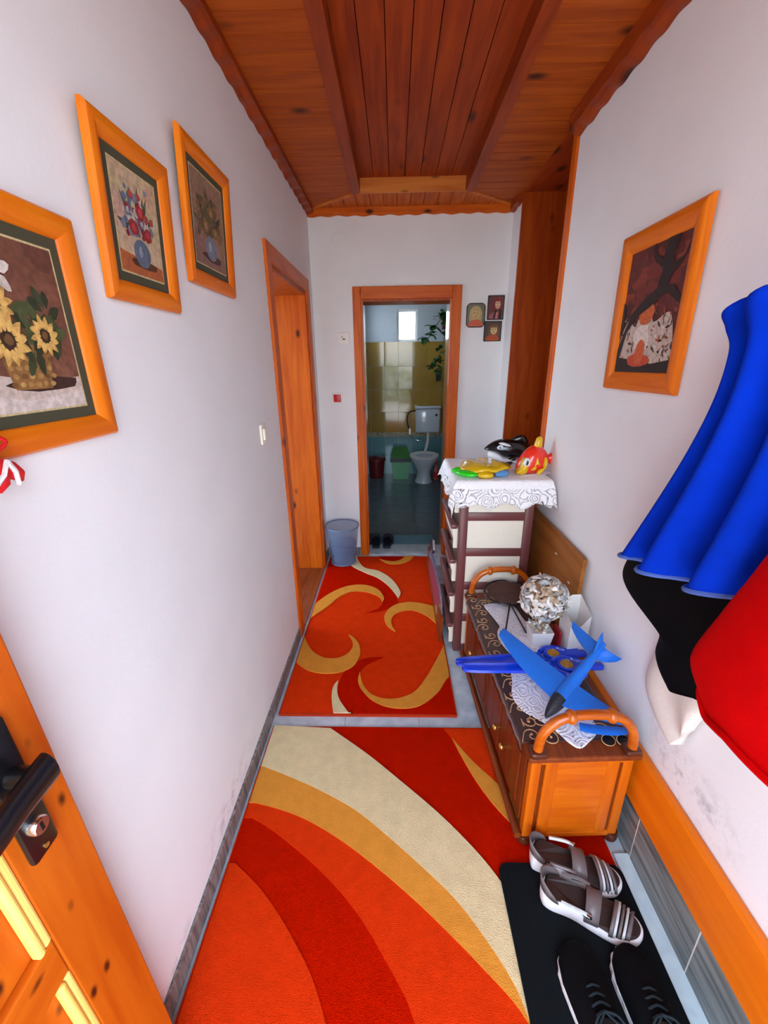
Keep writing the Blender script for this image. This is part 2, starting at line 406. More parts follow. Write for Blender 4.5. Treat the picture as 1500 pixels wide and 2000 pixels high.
        for j in range(n): fs.append((idx(len(B) - 1, (j + 1) % n), idx(len(B) - 1, j), last))
        return s.add(vs + vs2, fs)
    def build(s, name, mat, parent=None, smooth=False, kind=None, label=None, cat=None, group=None, colors=False, solid=0):
        me = bpy.data.meshes.new(name)
        xs = [p.x for p in s.v]; ys = [p.y for p in s.v]; zs = [p.z for p in s.v]
        o0 = Vector(((min(xs) + max(xs)) / 2, (min(ys) + max(ys)) / 2, min(zs)))
        me.from_pydata([p - o0 for p in s.v], [], s.f)
        if not colors:
            bm = bmesh.new(); bm.from_mesh(me); bmesh.ops.recalc_face_normals(bm, faces=bm.faces[:]); bm.to_mesh(me); bm.free()
        if colors:
            ca = me.color_attributes.new('Col', 'FLOAT_COLOR', 'CORNER')
            i = 0
            for p, c in zip(me.polygons, s.c):
                for _ in range(p.loop_total): ca.data[i].color = c; i += 1
        if smooth:
            for p in me.polygons: p.use_smooth = True
            if smooth != 'all':
                try: me.set_sharp_from_angle(angle=math.radians(smooth if smooth is not True else 40))
                except Exception: pass
        me.materials.append(mat if not isinstance(mat, str) else M[mat])
        o = bpy.data.objects.new(name, me); col.objects.link(o)
        if parent is not None:
            o.parent = parent
            base = Vector(parent['_o']) if '_o' in parent else Vector((0, 0, 0))
            o.location = o0 - base
        else:
            o.location = o0
        o['_o'] = list(o0)
        if solid:
            md = o.modifiers.new('thickness', 'SOLIDIFY'); md.thickness = solid; md.offset = 0
        if kind: o['kind'] = kind
        if label: o['label'] = label
        if cat: o['category'] = cat
        if group: o['group'] = group
        return o

def thing(name, label, cat, loc, group=None, kind=None):
    o = bpy.data.objects.new(name, None); col.objects.link(o)
    o.location = loc; o['_o'] = list(loc); o.empty_display_size = 0.05
    if label: o['label'] = label
    if cat: o['category'] = cat
    if group: o['group'] = group
    if kind: o['kind'] = kind
    return o

def crom(pts, k=6, closed=False):
    """smooth curve through points"""
    out = []; n = len(pts); P = [Vector(p) for p in pts]
    for i in range(n if closed else n - 1):
        if closed: a, b, c, d = P[(i - 1) % n], P[i], P[(i + 1) % n], P[(i + 2) % n]
        else: a, b, c, d = P[max(i - 1, 0)], P[i], P[i + 1], P[min(i + 2, n - 1)]
        for j in range(k):
            t = j / k
            out.append(0.5 * ((2 * b) + (c - a) * t + (2 * a - 5 * b + 4 * c - d) * t * t + (3 * b - a - 3 * c + d) * t ** 3))
    if not closed: out.append(P[-1])
    return out

# ================================================================== THE SETTING
LW, RW, BACK, CEIL = -0.594, 0.814, 3.362, 2.60
TOP = 2.80
BB = 6.245                                     # far wall of the bathroom

# ---- floor
fl = MB().box(LW - 0.30, RW + 0.55, FRONT - 0.15, BACK, -0.15, -0.006).build('floor', plain('floor_screed', C(150, 156, 160), 0.8), kind='structure')
ys = [FRONT, -0.2, 0.14, 0.48, 0.82, 1.16, 1.49, 1.76, 2.09, 2.42, 2.75, 3.08, BACK]
xs = [LW, -0.24, 0.11, 0.46, RW]
for j in range(len(ys) - 1):
    for i in range(len(xs) - 1):
        MB().box(xs[i] + .001, xs[i + 1] - .001, ys[j] + .001, ys[j + 1] - .001, -0.006, 0.0).build('floor_tile', 'marble', fl)

# ---- walls
wl = MB()
wl.box(LW - 0.28, LW, FRONT - 0.15, 2.245, -0.02, TOP); wl.box(LW - 0.28, LW, 3.10, BACK + 0.2, -0.02, TOP); wl.box(LW - 0.28, LW, 2.245, 3.10, 2.06, TOP)
wl.build('wall_left', 'wall_l', kind='structure')
wr = MB()
wr.box(RW, RW + 0.5, FRONT - 0.15, 2.28, -0.02, TOP); wr.box(RW, RW + 0.5, 3.164, BACK + 0.2, -0.02, TOP); wr.box(RW + 0.46, RW + 0.5, 2.28, 3.164, -0.02, TOP)
wr.build('wall_right', 'wall_r', kind='structure')
DX0, DX1, DH = -0.24, 0.42, 2.04
wb = MB()
wb.box(LW, DX0, BACK, BACK + 0.2, -0.02, TOP); wb.box(DX1, RW, BACK, BACK + 0.2, -0.02, TOP); wb.box(DX0, DX1, BACK, BACK + 0.2, DH, TOP)
wb.build('wall_back', 'wall', kind='structure')
wf = MB()
wf.box(LW, DOOR_X0, FRONT - 0.15, FRONT, -0.02, TOP); wf.box(DOOR_X1, RW, FRONT - 0.15, FRONT, -0.02, TOP); wf.box(DOOR_X0, DOOR_X1, FRONT - 0.15, FRONT, DOOR_H, TOP)
wf.build('wall_front', 'wall', kind='structure')

# ---- ceiling: board ring around a raised field
cl = MB().box(LW - .1, RW + 0.5, FRONT - 0.1, BACK + .1, 2.70, 2.78).build('ceiling', 'ceil_y', kind='structure')
IX0, IX1, IY1 = -0.205, 0.44, 3.06             # edges of the raised field
def cboard(pts, z0, z1, m): MB().poly(pts, z0, z1).build('ceiling_board', m, cl)
g = 0.0018
def mxl(y): return IX0 - .006 if y <= IY1 else LW + (BACK - y) * (IX0 - .006 - LW) / (BACK - IY1)
def mxr(y): return IX1 + .006 if y <= IY1 else RW - (BACK - y) * (RW - IX1 - .006) / (BACK - IY1)
y = FRONT
while y < BACK - 0.01:
    y1 = min(y + 0.094, BACK)
    for side in (0, 1):
        cuts = [y + g] + ([IY1] if y + g < IY1 < y1 - g else []) + [y1 - g]
        if side == 0: pts = [(LW, c) for c in reversed(cuts)] + [(mxl(c), c) for c in cuts]
        else: pts = [(RW, c) for c in cuts] + [(mxr(c), c) for c in reversed(cuts)]
        cboard(pts, CEIL, CEIL + 0.02, M['ceil_x'])
    y = y1
x = LW
while x < RW - 0.01:
    x1 = min(x + 0.088, RW)
    def myy(x):
        if x < IX0: return BACK - (x - LW) * (BACK - IY1) / (IX0 - LW)
        if x > IX1: return BACK - (RW - x) * (BACK - IY1) / (RW - IX1)
        return IY1 + .006
    a, b = x + g, x1 - g
    cuts = [a] + [c for c in (IX0, IX1) if a < c < b] + [b]
    cboard([(c, myy(c)) for c in cuts] + [(b, BACK), (a, BACK)], CEIL - 0.001, CEIL + 0.02, M['ceil_end'])
    x = x1
x = IX0 - 0.01
while x < IX1:
    x1 = min(x + 0.094, IX1 + 0.01)
    cboard([(x + g, FRONT), (x1 - g, FRONT), (x1 - g, IY1 + .01), (x + g, IY1 + .01)], 2.665, 2.685, M['ceil_y'])
    x = x1
for q in ((LW, IX0 - .012, FRONT, BACK), (IX1 + .012, RW, FRONT, BACK), (IX0 - .012, IX1 + .012, IY1 + .012, BACK)):
    MB().box(*q, CEIL + .021, CEIL + .03).build('backing_panel', 'ceil_y', cl)
# risers and beads around the raised field
MB().box(IX0 - 0.012, IX0, FRONT, IY1, CEIL - 0.012, 2.666).build('ceiling_riser', 'trim_dark_y', cl)
MB().box(IX1, IX1 + 0.012, FRONT, IY1, CEIL - 0.012, 2.666).build('ceiling_riser', 'trim_dark_y', cl)
MB().box(IX0 - 0.012, IX1 + 0.012, IY1, IY1 + 0.012, CEIL - 0.012, 2.666).build('ceiling_riser', 'trim_light_x', cl)
MB().box(IX0 - 0.055, IX0 - 0.012, FRONT, IY1 + .03, CEIL - 0.010, CEIL).build('ceiling_bead', 'trim_dark_y', cl)
MB().box(IX1 + 0.012, IX1 + 0.055, FRONT, IY1 + .03, CEIL - 0.010, CEIL).build('ceiling_bead', 'trim_dark_y', cl)
# mitre beads on the diagonals
for (xa, xb) in ((LW, IX0), (RW, IX1)):
    MB().tube([(xa, BACK, CEIL - .002), (xb, IY1, CEIL - .002)], 0.009, 6).build('mitre_bead', 'trim_light_x', cl)

# scalloped crown trims under the ceiling
def crown(name, p0, p1, n3, h, th, m):
    p0, p1, n3 = Vector(p0), Vector(p1), Vector(n3)
    ln = (p1 - p0).length; k = int(ln / 0.012); mb = MB(); rings = []
    for i in range(k + 1):
        t = i / k; p = p0.lerp(p1, t)
        d = h + 0.0035 * math.sin(t * ln / 0.12 * 2 * PI) + 0.0015 * math.sin(t * ln / 0.31 * 2 * PI)
        rings.append([p, p + n3 * th, p + n3 * th - Vector((0, 0, d * .75)), p + n3 * th * .35 - Vector((0, 0, d)), p - Vector((0, 0, d))])
    mb.ring_loft(rings); return mb.build(name, m, kind='structure')
crown('trim_1', (LW, FRONT, CEIL), (LW, BACK, CEIL), (1, 0, 0), 0.035, 0.05, 'trim_dark_y')
crown('trim_2', (RW, FRONT, CEIL), (RW, 2.28, CEIL), (-1, 0, 0), 0.075, 0.05, 'trim_dark_y')
crown('trim_3', (LW, BACK, CEIL), (RW, BACK, CEIL), (0, -1, 0), 0.045, 0.025, 'pine_x')
crown('trim_8', (RW, 3.164, CEIL), (RW, BACK, CEIL), (-1, 0, 0), 0.05, 0.03, 'trim_dark_y')

# ---- doorway in the left wall (deep pine lining)
d1 = thing('door_1', None, None, (LW, 2.67, 0), kind='structure')
MB().bbox(LW, LW + 0.016, 2.165, 2.245, 0, 2.14).build('casing', 'pine_z', d1)
MB().bbox(LW, LW + 0.016, 3.10, 3.18, 0, 2.14).build('casing', 'pine_z', d1)
MB().bbox(LW, LW + 0.016, 2.245, 3.10, 2.06, 2.14).build('casing', 'pine_y', d1)
MB().box(LW - 0.28, LW, 3.075, 3.10, 0.0, 2.06).build('jamb', 'pine_z', d1)
MB().box(LW - 0.28, LW, 2.245, 2.265, 0.0, 2.06).build('jamb', 'pine_z', d1)
MB().box(LW - 0.28, LW, 2.265, 3.075, 2.035, 2.06).build('lintel', 'niche_z', d1)
MB().box(LW - 0.28, LW + .01, 2.245, 3.10, -0.004, 0.015).build('threshold', 'cab_dark_y', d1)
# unseen room and window added to brighten the hall; door leaf swung inside
lf = MB().bbox(LW - 1.06, LW - 0.29, 2.215, 2.250, 0.01, 2.03).build('door_leaf', 'white_plastic', d1)
MB().tube([(LW - 0.98, 2.25, 1.05), (LW - 0.98, 2.30, 1.05), (LW - 0.86, 2.30, 1.05)], 0.009).build('door_handle', 'chrome', lf)
SX0, SX1, SY0, SY1 = -2.55, LW - 0.28, 1.55, 3.75
MB().box(SX0 - .1, SX1, SY0, SY1, -.15, 0.0).build('floor_added_room', 'marble', kind='structure')
MB().box(SX0 - .1, SX1, SY0, SY1, 2.6, 2.7).build('ceiling_added_room', 'wall', kind='structure')
MB().box(SX0, SX1, SY0 - .1, SY0, -.02, 2.7).build('wall_added_room_near', 'wall', kind='structure')
MB().box(SX0, SX1, SY1, SY1 + .1, -.02, 2.7).build('wall_added_room_far', 'wall', kind='structure')
q = MB()
q.box(SX0 - .1, SX0, SY0 - .1, 1.85, -.02, 2.7); q.box(SX0 - .1, SX0, 3.5, SY1 + .1, -.02, 2.7); q.box(SX0 - .1, SX0, 1.85, 3.5, -.02, 0.55); q.box(SX0 - .1, SX0, 1.85, 3.5, 2.15, 2.7)
q.build('wall_added_room_window', 'wall', kind='structure')
w3 = thing('window_added', None, None, (SX0 - .05, 2.67, .55), kind='structure')  # unseen window, added to send daylight into the hall
for a_ in ((1.85, 1.90, .55, 2.15), (3.45, 3.50, .55, 2.15), (2.65, 2.70, .60, 2.10), (1.90, 3.45, .55, .60), (1.90, 3.45, 2.10, 2.15)):
    MB().box(SX0 - .07, SX0 - .03, *a_).build('frame_bar', 'white_plastic', w3)

# ---- niche in the right wall, pine lined to the ceiling
nd = thing('door_2', None, None, (RW, 2.72, 0), kind='structure')
MB().box(RW, RW + 0.46, 3.144, 3.164, 0, CEIL + .03).build('jamb', 'niche_z', nd)
MB().box(RW + 0.02, RW + 0.46, 2.28, 2.30, 0, CEIL + .03).build('jamb', 'niche_z', nd)
MB().box(RW + 0.44, RW + 0.46, 2.30, 3.144, 0, CEIL + .03).build('back_panel', 'niche_z', nd)
MB().bbox(RW - 0.012, RW + 0.02, 2.275, 2.325, 0, CEIL - .01, .003).build('casing', 'pine_z', nd)
MB().box(RW, RW + 0.46, 2.30, 3.144, CEIL, CEIL + .03).build('head_panel', 'ceil_y', nd)

# ---- bathroom doorway in the back wall
d3 = thing('door_3', None, None, (0.09, BACK, 0), kind='structure')
MB().bbox(-0.30, DX0, BACK - 0.018, BACK, 0, 2.123).build('casing', 'pine_z', d3)
MB().bbox(DX1, 0.489, BACK - 0.018, BACK, 0, 2.123).build('casing', 'pine_z', d3)
MB().bbox(DX0, DX1, BACK - 0.018, BACK, DH, 2.123).build('casing', 'pine_x', d3)
MB().box(DX0, DX0 + .014, BACK - .002, BACK + 0.205, 0, DH).build('jamb', 'jamb_z', d3)
MB().box(DX1 - .014, DX1, BACK - .002, BACK + 0.205, 0, DH).build('jamb', 'jamb_z', d3)
MB().box(DX0 + .014, DX1 - .014, BACK - .002, BACK + 0.205, DH - .014, DH).build('lintel', 'niche_z', d3)
MB().box(DX0 + .014, DX1 - .014, BACK - .01, BACK + 0.19, -0.006, 0.010).build('threshold', 'marble', d3)
# the leaf stands open into the bathroom, on the right
DL = Matrix.Translation((0.436, BACK + 0.21, 0)) @ Matrix.Rotation(math.radians(-32), 4, 'Z')
lf = MB(DL).bbox(0.0, 0.035, 0.0, 0.66, 0.01, 2.02).build('door_leaf', 'niche_z', d3)
MB(DL).tube([(0.0, .60, 1.02), (-.05, .60, 1.02), (-.05, .50, 1.02)], 0.009).build('door_handle', 'chrome', lf)

# ---- skirtings
def skirt(name, x0, x1, y0, y1, z1, m, n, axis, gap=.0012):
    r = thing(name, None, None, ((x0 + x1) / 2, (y0 + y1) / 2, 0), kind='structure')
    for i in range(n):
        a, b = i / n, (i + 1) / n
        if axis == 'y': MB().box(x0, x1, y0 + (y1 - y0) * a + gap, y0 + (y1 - y0) * b - gap, 0, z1).build('stone_tile', m, r)
        else: MB().box(x0 + (x1 - x0) * a + gap, x0 + (x1 - x0) * b - gap, y0, y1, 0, z1).build('stone_tile', m, r)
    return r
skirt('baseboard_left', LW, LW + 0.010, 0.50, 2.165, 0.072, 'skirt', 6, 'y')
skirt('baseboard_left_end', LW, LW + 0.010, 3.18, BACK, 0.072, 'skirt', 1, 'y')
skirt('baseboard_back', LW + .012, -0.30, BACK - 0.010, BACK, 0.072, 'skirt', 1, 'x')
skirt('baseboard_back_end', 0.489, RW, BACK - 0.010, BACK, 0.072, 'skirt', 1, 'x')
# slate tiles, white joints and a broad board along the right wall
br = thing('baseboard_right', None, None, (RW, 0.9, 0), kind='structure')
MB().box(RW - 0.0235, RW, FRONT, 2.27, 0.0, 0.205).build('grout_bed', 'grout', br)
yy = FRONT
for ye in (-0.18, 0.24, 0.67, 0.955, 1.24, 1.52, 1.80, 2.08, 2.27):
    MB().box(RW - 0.024, RW - 0.011, yy + 0.0022, ye - 0.0022, 0.0, 0.205).build('slate_tile', 'slate', br); yy = ye
MB().bbox(RW - 0.030, RW, FRONT, 2.27, 0.205, 0.405, 0.008).build('trim_4', 'ledge_y', kind='structure')
MB().bbox(RW - 0.072, RW - 0.022, FRONT, 0.968, 0.0, 0.016, 0.003).build('trim_5', 'marble_light', kind='structure')

# ---- entrance door leaf, swung open along the left wall
d4 = thing('door_4', None, None, (-0.50, 0.02, 0.0), kind='structure')
EX0, EX1 = -0.545, -0.50
EY0, EY1 = FRONT + .01, 0.452
ST = 0.105
def eb(name, y0, y1, z0, z1, m, x0=EX0, x1=EX1, b=.003): return MB().bbox(x0, x1, y0, y1, z0, z1, b).build(name, m, d4)
eb('stile', EY1 - ST, EY1, 0.02, 2.08, 'leaf_z'); eb('stile', EY0, EY0 + ST, 0.02, 2.08, 'leaf_z')
eb('rail', EY0 + ST, EY1 - ST, 0.02, 0.16, 'leaf_y'); eb('rail', EY0 + ST, EY1 - ST, 0.70, 0.785, 'leaf_y'); eb('rail', EY0 + ST, EY1 - ST, 1.98, 2.08, 'leaf_y')
eb('panel', EY0 + ST, EY1 - ST, 0.16, 0.70, 'leaf_z', EX0 + .012, EX1 - .012); eb('panel', EY0 + ST, EY1 - ST, 0.785, 1.98, 'leaf_z', EX0 + .012, EX1 - .012)
eb('raised_field', EY0 + ST + .06, EY1 - ST - .06, 0.22, 0.64, 'leaf_z', EX1 - .014, EX1 - .003, .005); eb('raised_field', EY0 + ST + .06, EY1 - ST - .06, 0.845, 1.92, 'leaf_z', EX1 - .014, EX1 - .003, .005)
for z0, z1 in ((0.16, 0.70), (0.785, 1.98)):
    for yb in (EY1 - ST, EY0 + ST + .024):
        MB().bbox(EX1 - .012, EX1 + .004, yb - .024, yb - .013, z0, z1, .004).build('glazing_bead', 'bead_z', d4)
        MB().bbox(EX1 - .012, EX1 + .001, yb - .012, yb, z0, z1, .004).build('glazing_bead', 'bead_z', d4)
pl_ = MB()
pl_.bbox(EX1, EX1 + .012, 0.362, 0.406, 0.925, 1.16, .006); 
pl_ = pl_.build('lock_plate', 'black', d4, True)
MB(Matrix.Translation((EX1 + .010, 0.381, 0.985)) @ Matrix.Rotation(PI / 2, 4, 'Y')).lathe([(0.0001, 0), (.0125, 0), (.0125, .012), (.011, .014), (.0001, .014)], n=20).build('lock_cylinder', 'chrome', pl_, True)
MB().bbox(EX1 + .0235, EX1 + .0245, 0.378, 0.383, 0.978, 0.992, .0003).build('key_slot', 'black', pl_)
MB(Matrix.Translation((EX1 + .011, 0.384, 0.938)) @ Matrix.Rotation(PI / 2, 4, 'Y')).lathe([(0.0001, 0), (.004, 0), (.004, .002), (.0001, .0025)], n=12).build('screw', 'brass', pl_, True)
h = MB(); h.tube([(EX1 + .008, 0.384, 1.075), (EX1 + .045, 0.384, 1.075)], 0.014, 12)
h.ring_loft([[(EX1 + .045 + .013 * math.cos(a) + (.004 if i == 2 else 0), 0.402 - .050 * i, 1.073 + (.024 - .002 * i) * math.sin(a) - .002 * i) for a in [2 * PI * k / 14 for k in range(14)]] for i in range(4)])
h.build('handle', 'black', d4, 50)
_t = math.radians(2.5)                           # the old leaf hangs a little out of plumb
d4.rotation_euler = (_t, 0, 0); d4.location = (d4.location.x, d4.location.y + .87 * math.sin(_t), .02)

# ================================================================== BATHROOM
BX0, BX1, BY0 = -0.42, 0.90, BACK + 0.2
bf = MB().box(BX0, BX1, BACK + .19, BB, -0.15, -0.008).build('floor_bathroom', plain('dark_screed', C(40, 60, 66), 0.6), kind='structure')
M['btile'] = plain('teal_floor_tile', C(86, 112, 120), 0.22, var=0.12, scale=6)
k = 0
for j in range(9):
    for i in range(4):
        x0 = BX0 + i * 0.32; y0 = BY0 + j * 0.30
        if y0 > BB - .05: continue
        MB().box(x0 + .002, x0 + .318, y0 + .002, min(y0 + .298, BB), -0.008, 0.0).build('floor_tile', 'btile', bf)
MB().box(BX0 - .1, BX0, BY0, BB + .15, -.02, 2.75).build('wall_bathroom_left', 'wall_white', kind='structure') if False else None
wbl = MB()                                          # left wall; added high window stands in for a reflection on the jamb
WLY0, WLY1, WZ0, WZ1 = 5.30, 6.05, 1.884, 2.293
wbl.box(BX0 - .12, BX0, BY0, WLY0, -.02, 2.70); wbl.box(BX0 - .12, BX0, WLY1, BB + .15, -.02, 2.70)
wbl.box(BX0 - .12, BX0, WLY0, WLY1, -.02, WZ0); wbl.box(BX0 - .12, BX0, WLY0, WLY1, WZ1, 2.70)
wbl.build('wall_bathroom_left', 'wall_white', kind='structure')
MB().box(BX1, BX1 + .12, BY0, BB + .15, -.02, 2.70).build('wall_bathroom_right', 'wall_white', kind='structure')
MB().box(BX0 - .12, BX1 + .12, BY0, BB + .15, 2.60, 2.70).build('ceiling_bathroom', 'wall_white', kind='structure')
WX0, WX1 = 0.038, 0.321
wfar = MB()
wfar.box(BX0 - .12, WX0, BB, BB + .15, -.02, 2.70); wfar.box(WX1, BX1 + .12, BB, BB + .15, -.02, 2.70)
wfar.box(WX0, WX1, BB, BB + .15, -.02, WZ0); wfar.box(WX0, WX1, BB, BB + .15, WZ1, 2.70)
wfar = wfar.build('wall_bathroom_back', 'wall_white', kind='structure')
M['olive_tile'] = plain('olive_wall_tile', C(176, 140, 62), 0.09, var=0.08, scale=4, coat=0.4)
M['teal_tile'] = plain('teal_wall_tile', C(112, 160, 166), 0.12, var=0.1, scale=4, coat=0.3)
M['border_tile'] = stone('floral_border_tile', C(208, 200, 160), C(110, 104, 78), None, freq=26, rough=0.2)
tw = 0.2
def wtile(name, x0, x1, z0, z1, m):
    dx, dz = random.uniform(-.0012, .0012), random.uniform(-.0012, .0012); y1 = BB; y0 = BB - 0.008
    a = [(x0 + .0015, y0 - dx - dz, z0 + .0015), (x1 - .0015, y0 + dx - dz, z0 + .0015), (x1 - .0015, y0 + dx + dz, z1 - .0015), (x0 + .0015, y0 - dx + dz, z1 - .0015)]
    b = [(p[0], y1, p[2]) for p in a]
    MB().add(a + b, [(0, 1, 2, 3), (0, 4, 5, 1), (1, 5, 6, 2), (2, 6, 7, 3), (3, 7, 4, 0)]).build(name, m, wfar)
for i in range(8):
    x0 = -0.55 + i * tw + 0.008; x1 = x0 + tw
    x0 = max(x0, BX0); x1 = min(x1, BX1)
    if x1 - x0 < .01: continue
    for z0, z1 in ((0.635, 0.93), (0.93, 1.245), (1.245, 1.56), (1.56, 1.884)): wtile('wall_tile', x0, x1, z0, z1, 'olive_tile')
    wtile('border_tile', x0, x1, 0.572, 0.635, 'border_tile')
    for z0, z1 in ((0.0, 0.275), (0.275, 0.572)): wtile('wall_tile', x0, x1, z0, z1, 'teal_tile')
# windows: frame, sash and pane
M['glass'] = plain('window_glass', C(255, 255, 255), 0.02, trans=1.0, var=0.0)
M['glass'].node_tree.nodes['Principled BSDF'].inputs['IOR'].default_value = 1.05
def window(name, axis, c0, c1, depth0, depth1, z0, z1):
    w = thing(name, None, None, ((c0 + c1) / 2, depth0, z0) if axis == 'x' else (depth0, (c0 + c1) / 2, z0), kind='structure')
    def bar(n, a0, a1, b0, b1, d0=depth0, d1=depth1, m='white_plastic', s=0.003):
        q = MB()
        (q.box(a0, a1, d0, d1, b0, b1) if axis == 'x' else q.box(d0, d1, a0, a1, b0, b1)); return q.build(n, m, w)
    t = 0.03
    bar('frame_bar', c0, c1, z0, z0 + t); bar('frame_bar', c0, c1, z1 - t, z1); bar('frame_bar', c0, c0 + t, z0 + t, z1 - t); bar('frame_bar', c1 - t, c1, z0 + t, z1 - t)
    mid = (depth0 + depth1) / 2
    bar('pane', c0 + t, c1 - t, z0 + t, z1 - t, mid - .002, mid + .002, 'glass')
window('window_1', 'x', WX0, WX1, BB + .03, BB + .08, WZ0, WZ1)
window('window_glint', 'y', WLY0, WLY1, BX0 - .08, BX0 - .04, WZ0, WZ1)  # added; its bright edge plays the reflection on the left jamb

# ---- toilet with a high cistern
ceramic = plain('white_ceramic', C(222, 230, 236), 0.12, var=0.02, coat=0.5)
tx, ty = 0.415, 5.80
t = thing('toilet', 'white ceramic toilet with a wall cistern and flush pipe, in the tiled bathroom', 'toilet', (tx, ty, 0))
def ell(cx, cy, rx, ry, z, n=24): return [(cx + rx * math.cos(2 * PI * k / n), cy + ry * math.sin(2 * PI * k / n), z) for k in range(n)]
MB().ring_loft([ell(tx, ty + .02, .125, .17, 0.0), ell(tx, ty + .02, .105, .15, 0.06), ell(tx, ty, .095, .13, 0.16), ell(tx, ty - .02, .14, .18, 0.25), ell(tx, ty - .04, .185, .235, 0.34), ell(tx, ty - .04, .19, .24, 0.375), ell(tx, ty - .04, .14, .19, 0.375), ell(tx, ty - .04, .09, .12, 0.27)]).build('bowl', ceramic, t, 60)
MB().ring_loft([ell(tx, ty - .04, .20, .25, .376), ell(tx, ty - .04, .20, .25, .398), ell(tx, ty - .04, .13, .17, .398), ell(tx, ty - .04, .13, .17, .376), ell(tx, ty - .04, .20, .25, .376)], caps=False).build('seat', 'white_plastic', t, 60)
MB(Matrix.Translation((tx, BB - .14, .40)) @ Matrix.Rotation(.12, 4, 'X')).bbox(-.185, .185, -.012, .012, 0, .36, .01).build('lid', 'white_plastic', t) if False else None
MB().bbox(0.305, 0.655, BB - .155, BB - .012, 0.645, 0.985, .03).build('cistern', ceramic, t, 60)
MB().bbox(0.297, 0.663, BB - .165, BB - .010, 0.985, 1.02, .012).build('cistern_lid', ceramic, t, 60)
MB(Matrix.Translation((0.60, BB - .155, .90)) @ Matrix.Rotation(PI / 2, 4, 'X')).lathe([(.0001, 0), (.018, 0), (.018, .012), (.0001, .014)], n=16).build('flush_button', 'black', t, True)
MB().tube(crom([(0.49, BB - .07, .66), (0.49, BB - .07, .52), (0.465, BB - .09, .40), (0.43, BB - .16, .33)]), .02, 12).build('flush_pipe', 'white_plastic', t, True)
# hand shower with hose beside the cistern
hs = thing('hand_shower', 'dark hand shower on a curved hose left of the toilet cistern', 'shower', (0.27, BB - .04, 0.72))
MB().tube(crom([(0.30, BB - .03, .95), (0.22, BB - .05, .93), (0.185, BB - .06, .84), (0.20, BB - .06, .74), (0.225, BB - .05, .66)]), .009, 8).build('hose', 'black', hs, True)
MB().bbox(.205, .245, BB - .07, BB - .008, .60, .70, .008).build('valve', 'chrome', hs)
MB().tube(crom([(0.26, BB - .03, .57), (0.33, BB - .10, .53), (0.40, BB - .13, .52)]), .008, 8).build('spout', 'chrome', hs, True)

# ---- bins, bottle, plant
pb = thing('pedal_bin', 'green plastic bin with a sloping lid and black liner, left of the toilet', 'bin', (0.085, 6.02, 0))
gr = plain('green_plastic', C(130, 200, 150), 0.35); gl = plain('green_lid', C(70, 140, 66), 0.3)
MB().ring_loft([[(0.085 + sx * .11, 6.02 + sy * .10, z) for sx, sy in ((-1, -1), (1, -1), (1, 1), (-1, 1))] if z < .1 else [(0.085 + sx * .13, 6.02 + sy * .12, z) for sx, sy in ((-1, -1), (1, -1), (1, 1), (-1, 1))] for z in (0.0, 0.27)]).build('bucket', gr, pb)
MB().ring_loft([[(0.085 + sx * .15, 6.02 + sy * .135, z) for sx, sy in ((-1, -1), (1, -1), (1, 1), (-1, 1))] for z in (0.26, 0.315)]).build('liner', 'black', pb)
MB().add([(-.05, 5.89, .315), (.22, 5.89, .315), (.22, 6.14, .315), (-.05, 6.14, .315), (-.03, 5.92, .345), (.20, 5.92, .345), (.18, 6.12, .44), (-.01, 6.12, .44)], [(0, 1, 2, 3), (4, 5, 6, 7), (0, 1, 5, 4), (1, 2, 6, 5), (2, 3, 7, 6), (3, 0, 4, 7)]).build('lid', gl, pb)
rb = thing('waste_bin', 'dark red round plastic bin beside the green bin', 'bin', (-0.27, 6.05, 0))
dr = plain('dark_red_plastic', C(110, 26, 34), 0.35)
MB().lathe([(.0001, 0), (.10, 0), (.125, .26), (.118, .26), (.095, .02), (.0001, .02)], (-0.27, 6.05, 0)).build('bucket', dr, rb, 50)
MB().lathe([(.118, .255), (.14, .258), (.14, .285), (.125, .30), (.0001, .325)], (-0.27, 6.05, 0)).build('lid', dr, rb, 50)
bo = thing('cleaner_bottle', 'red and clear cleaner bottle on the floor right of the toilet', 'bottle', (0.60, 5.90, 0))
MB().lathe([(.0001, 0), (.045, 0), (.045, .15), (.018, .20), (.018, .22), (.0001, .22)], (0.60, 5.90, 0), 16).build('bottle_body', plain('pink_bottle', C(196, 96, 90), 0.3), bo, 50)
MB().lathe([(.0455, .04), (.0462, .04), (.0462, .12), (.0455, .12)], (0.60, 5.90, 0), 16).build('bottle_label', 'red_plastic', bo, 50)
MB().lathe([(.02, .22), (.02, .27), (.010, .29), (.010, .38), (.0001, .38)], (0.60, 5.90, 0), 12).build('cap', 'red_plastic', bo, 50)
hp = thing('hanging_plant', 'trailing green vine hanging from a dark pole beside the bathroom window', 'plant', (0.66, 6.0, 0.95))
lfm = plain('vine_leaf', C(48, 110, 44), 0.5, var=0.4, scale=9)
MB().tube([(0.70, 6.05, 2.605), (0.70, 6.05, 1.45)], .012).build('pole', 'black', hp)
MB().ring_loft([ell(0.70, 6.05, .07, .07, 2.02), ell(0.70, 6.05, .10, .10, 2.16)]).build('pot', dr, hp)
MB().tube(crom([(0.70, 6.02, 2.16), (0.60, 5.98, 2.12), (0.50, 5.98, 1.98), (0.43, 5.98, 1.88)]), .005, 6).build('vine', lfm, hp)
MB().tube(crom([(0.70, 6.02, 2.16), (0.66, 5.98, 1.9), (0.60, 5.98, 1.68), (0.52, 5.98, 1.52)]), .005, 6).build('vine', lfm, hp)
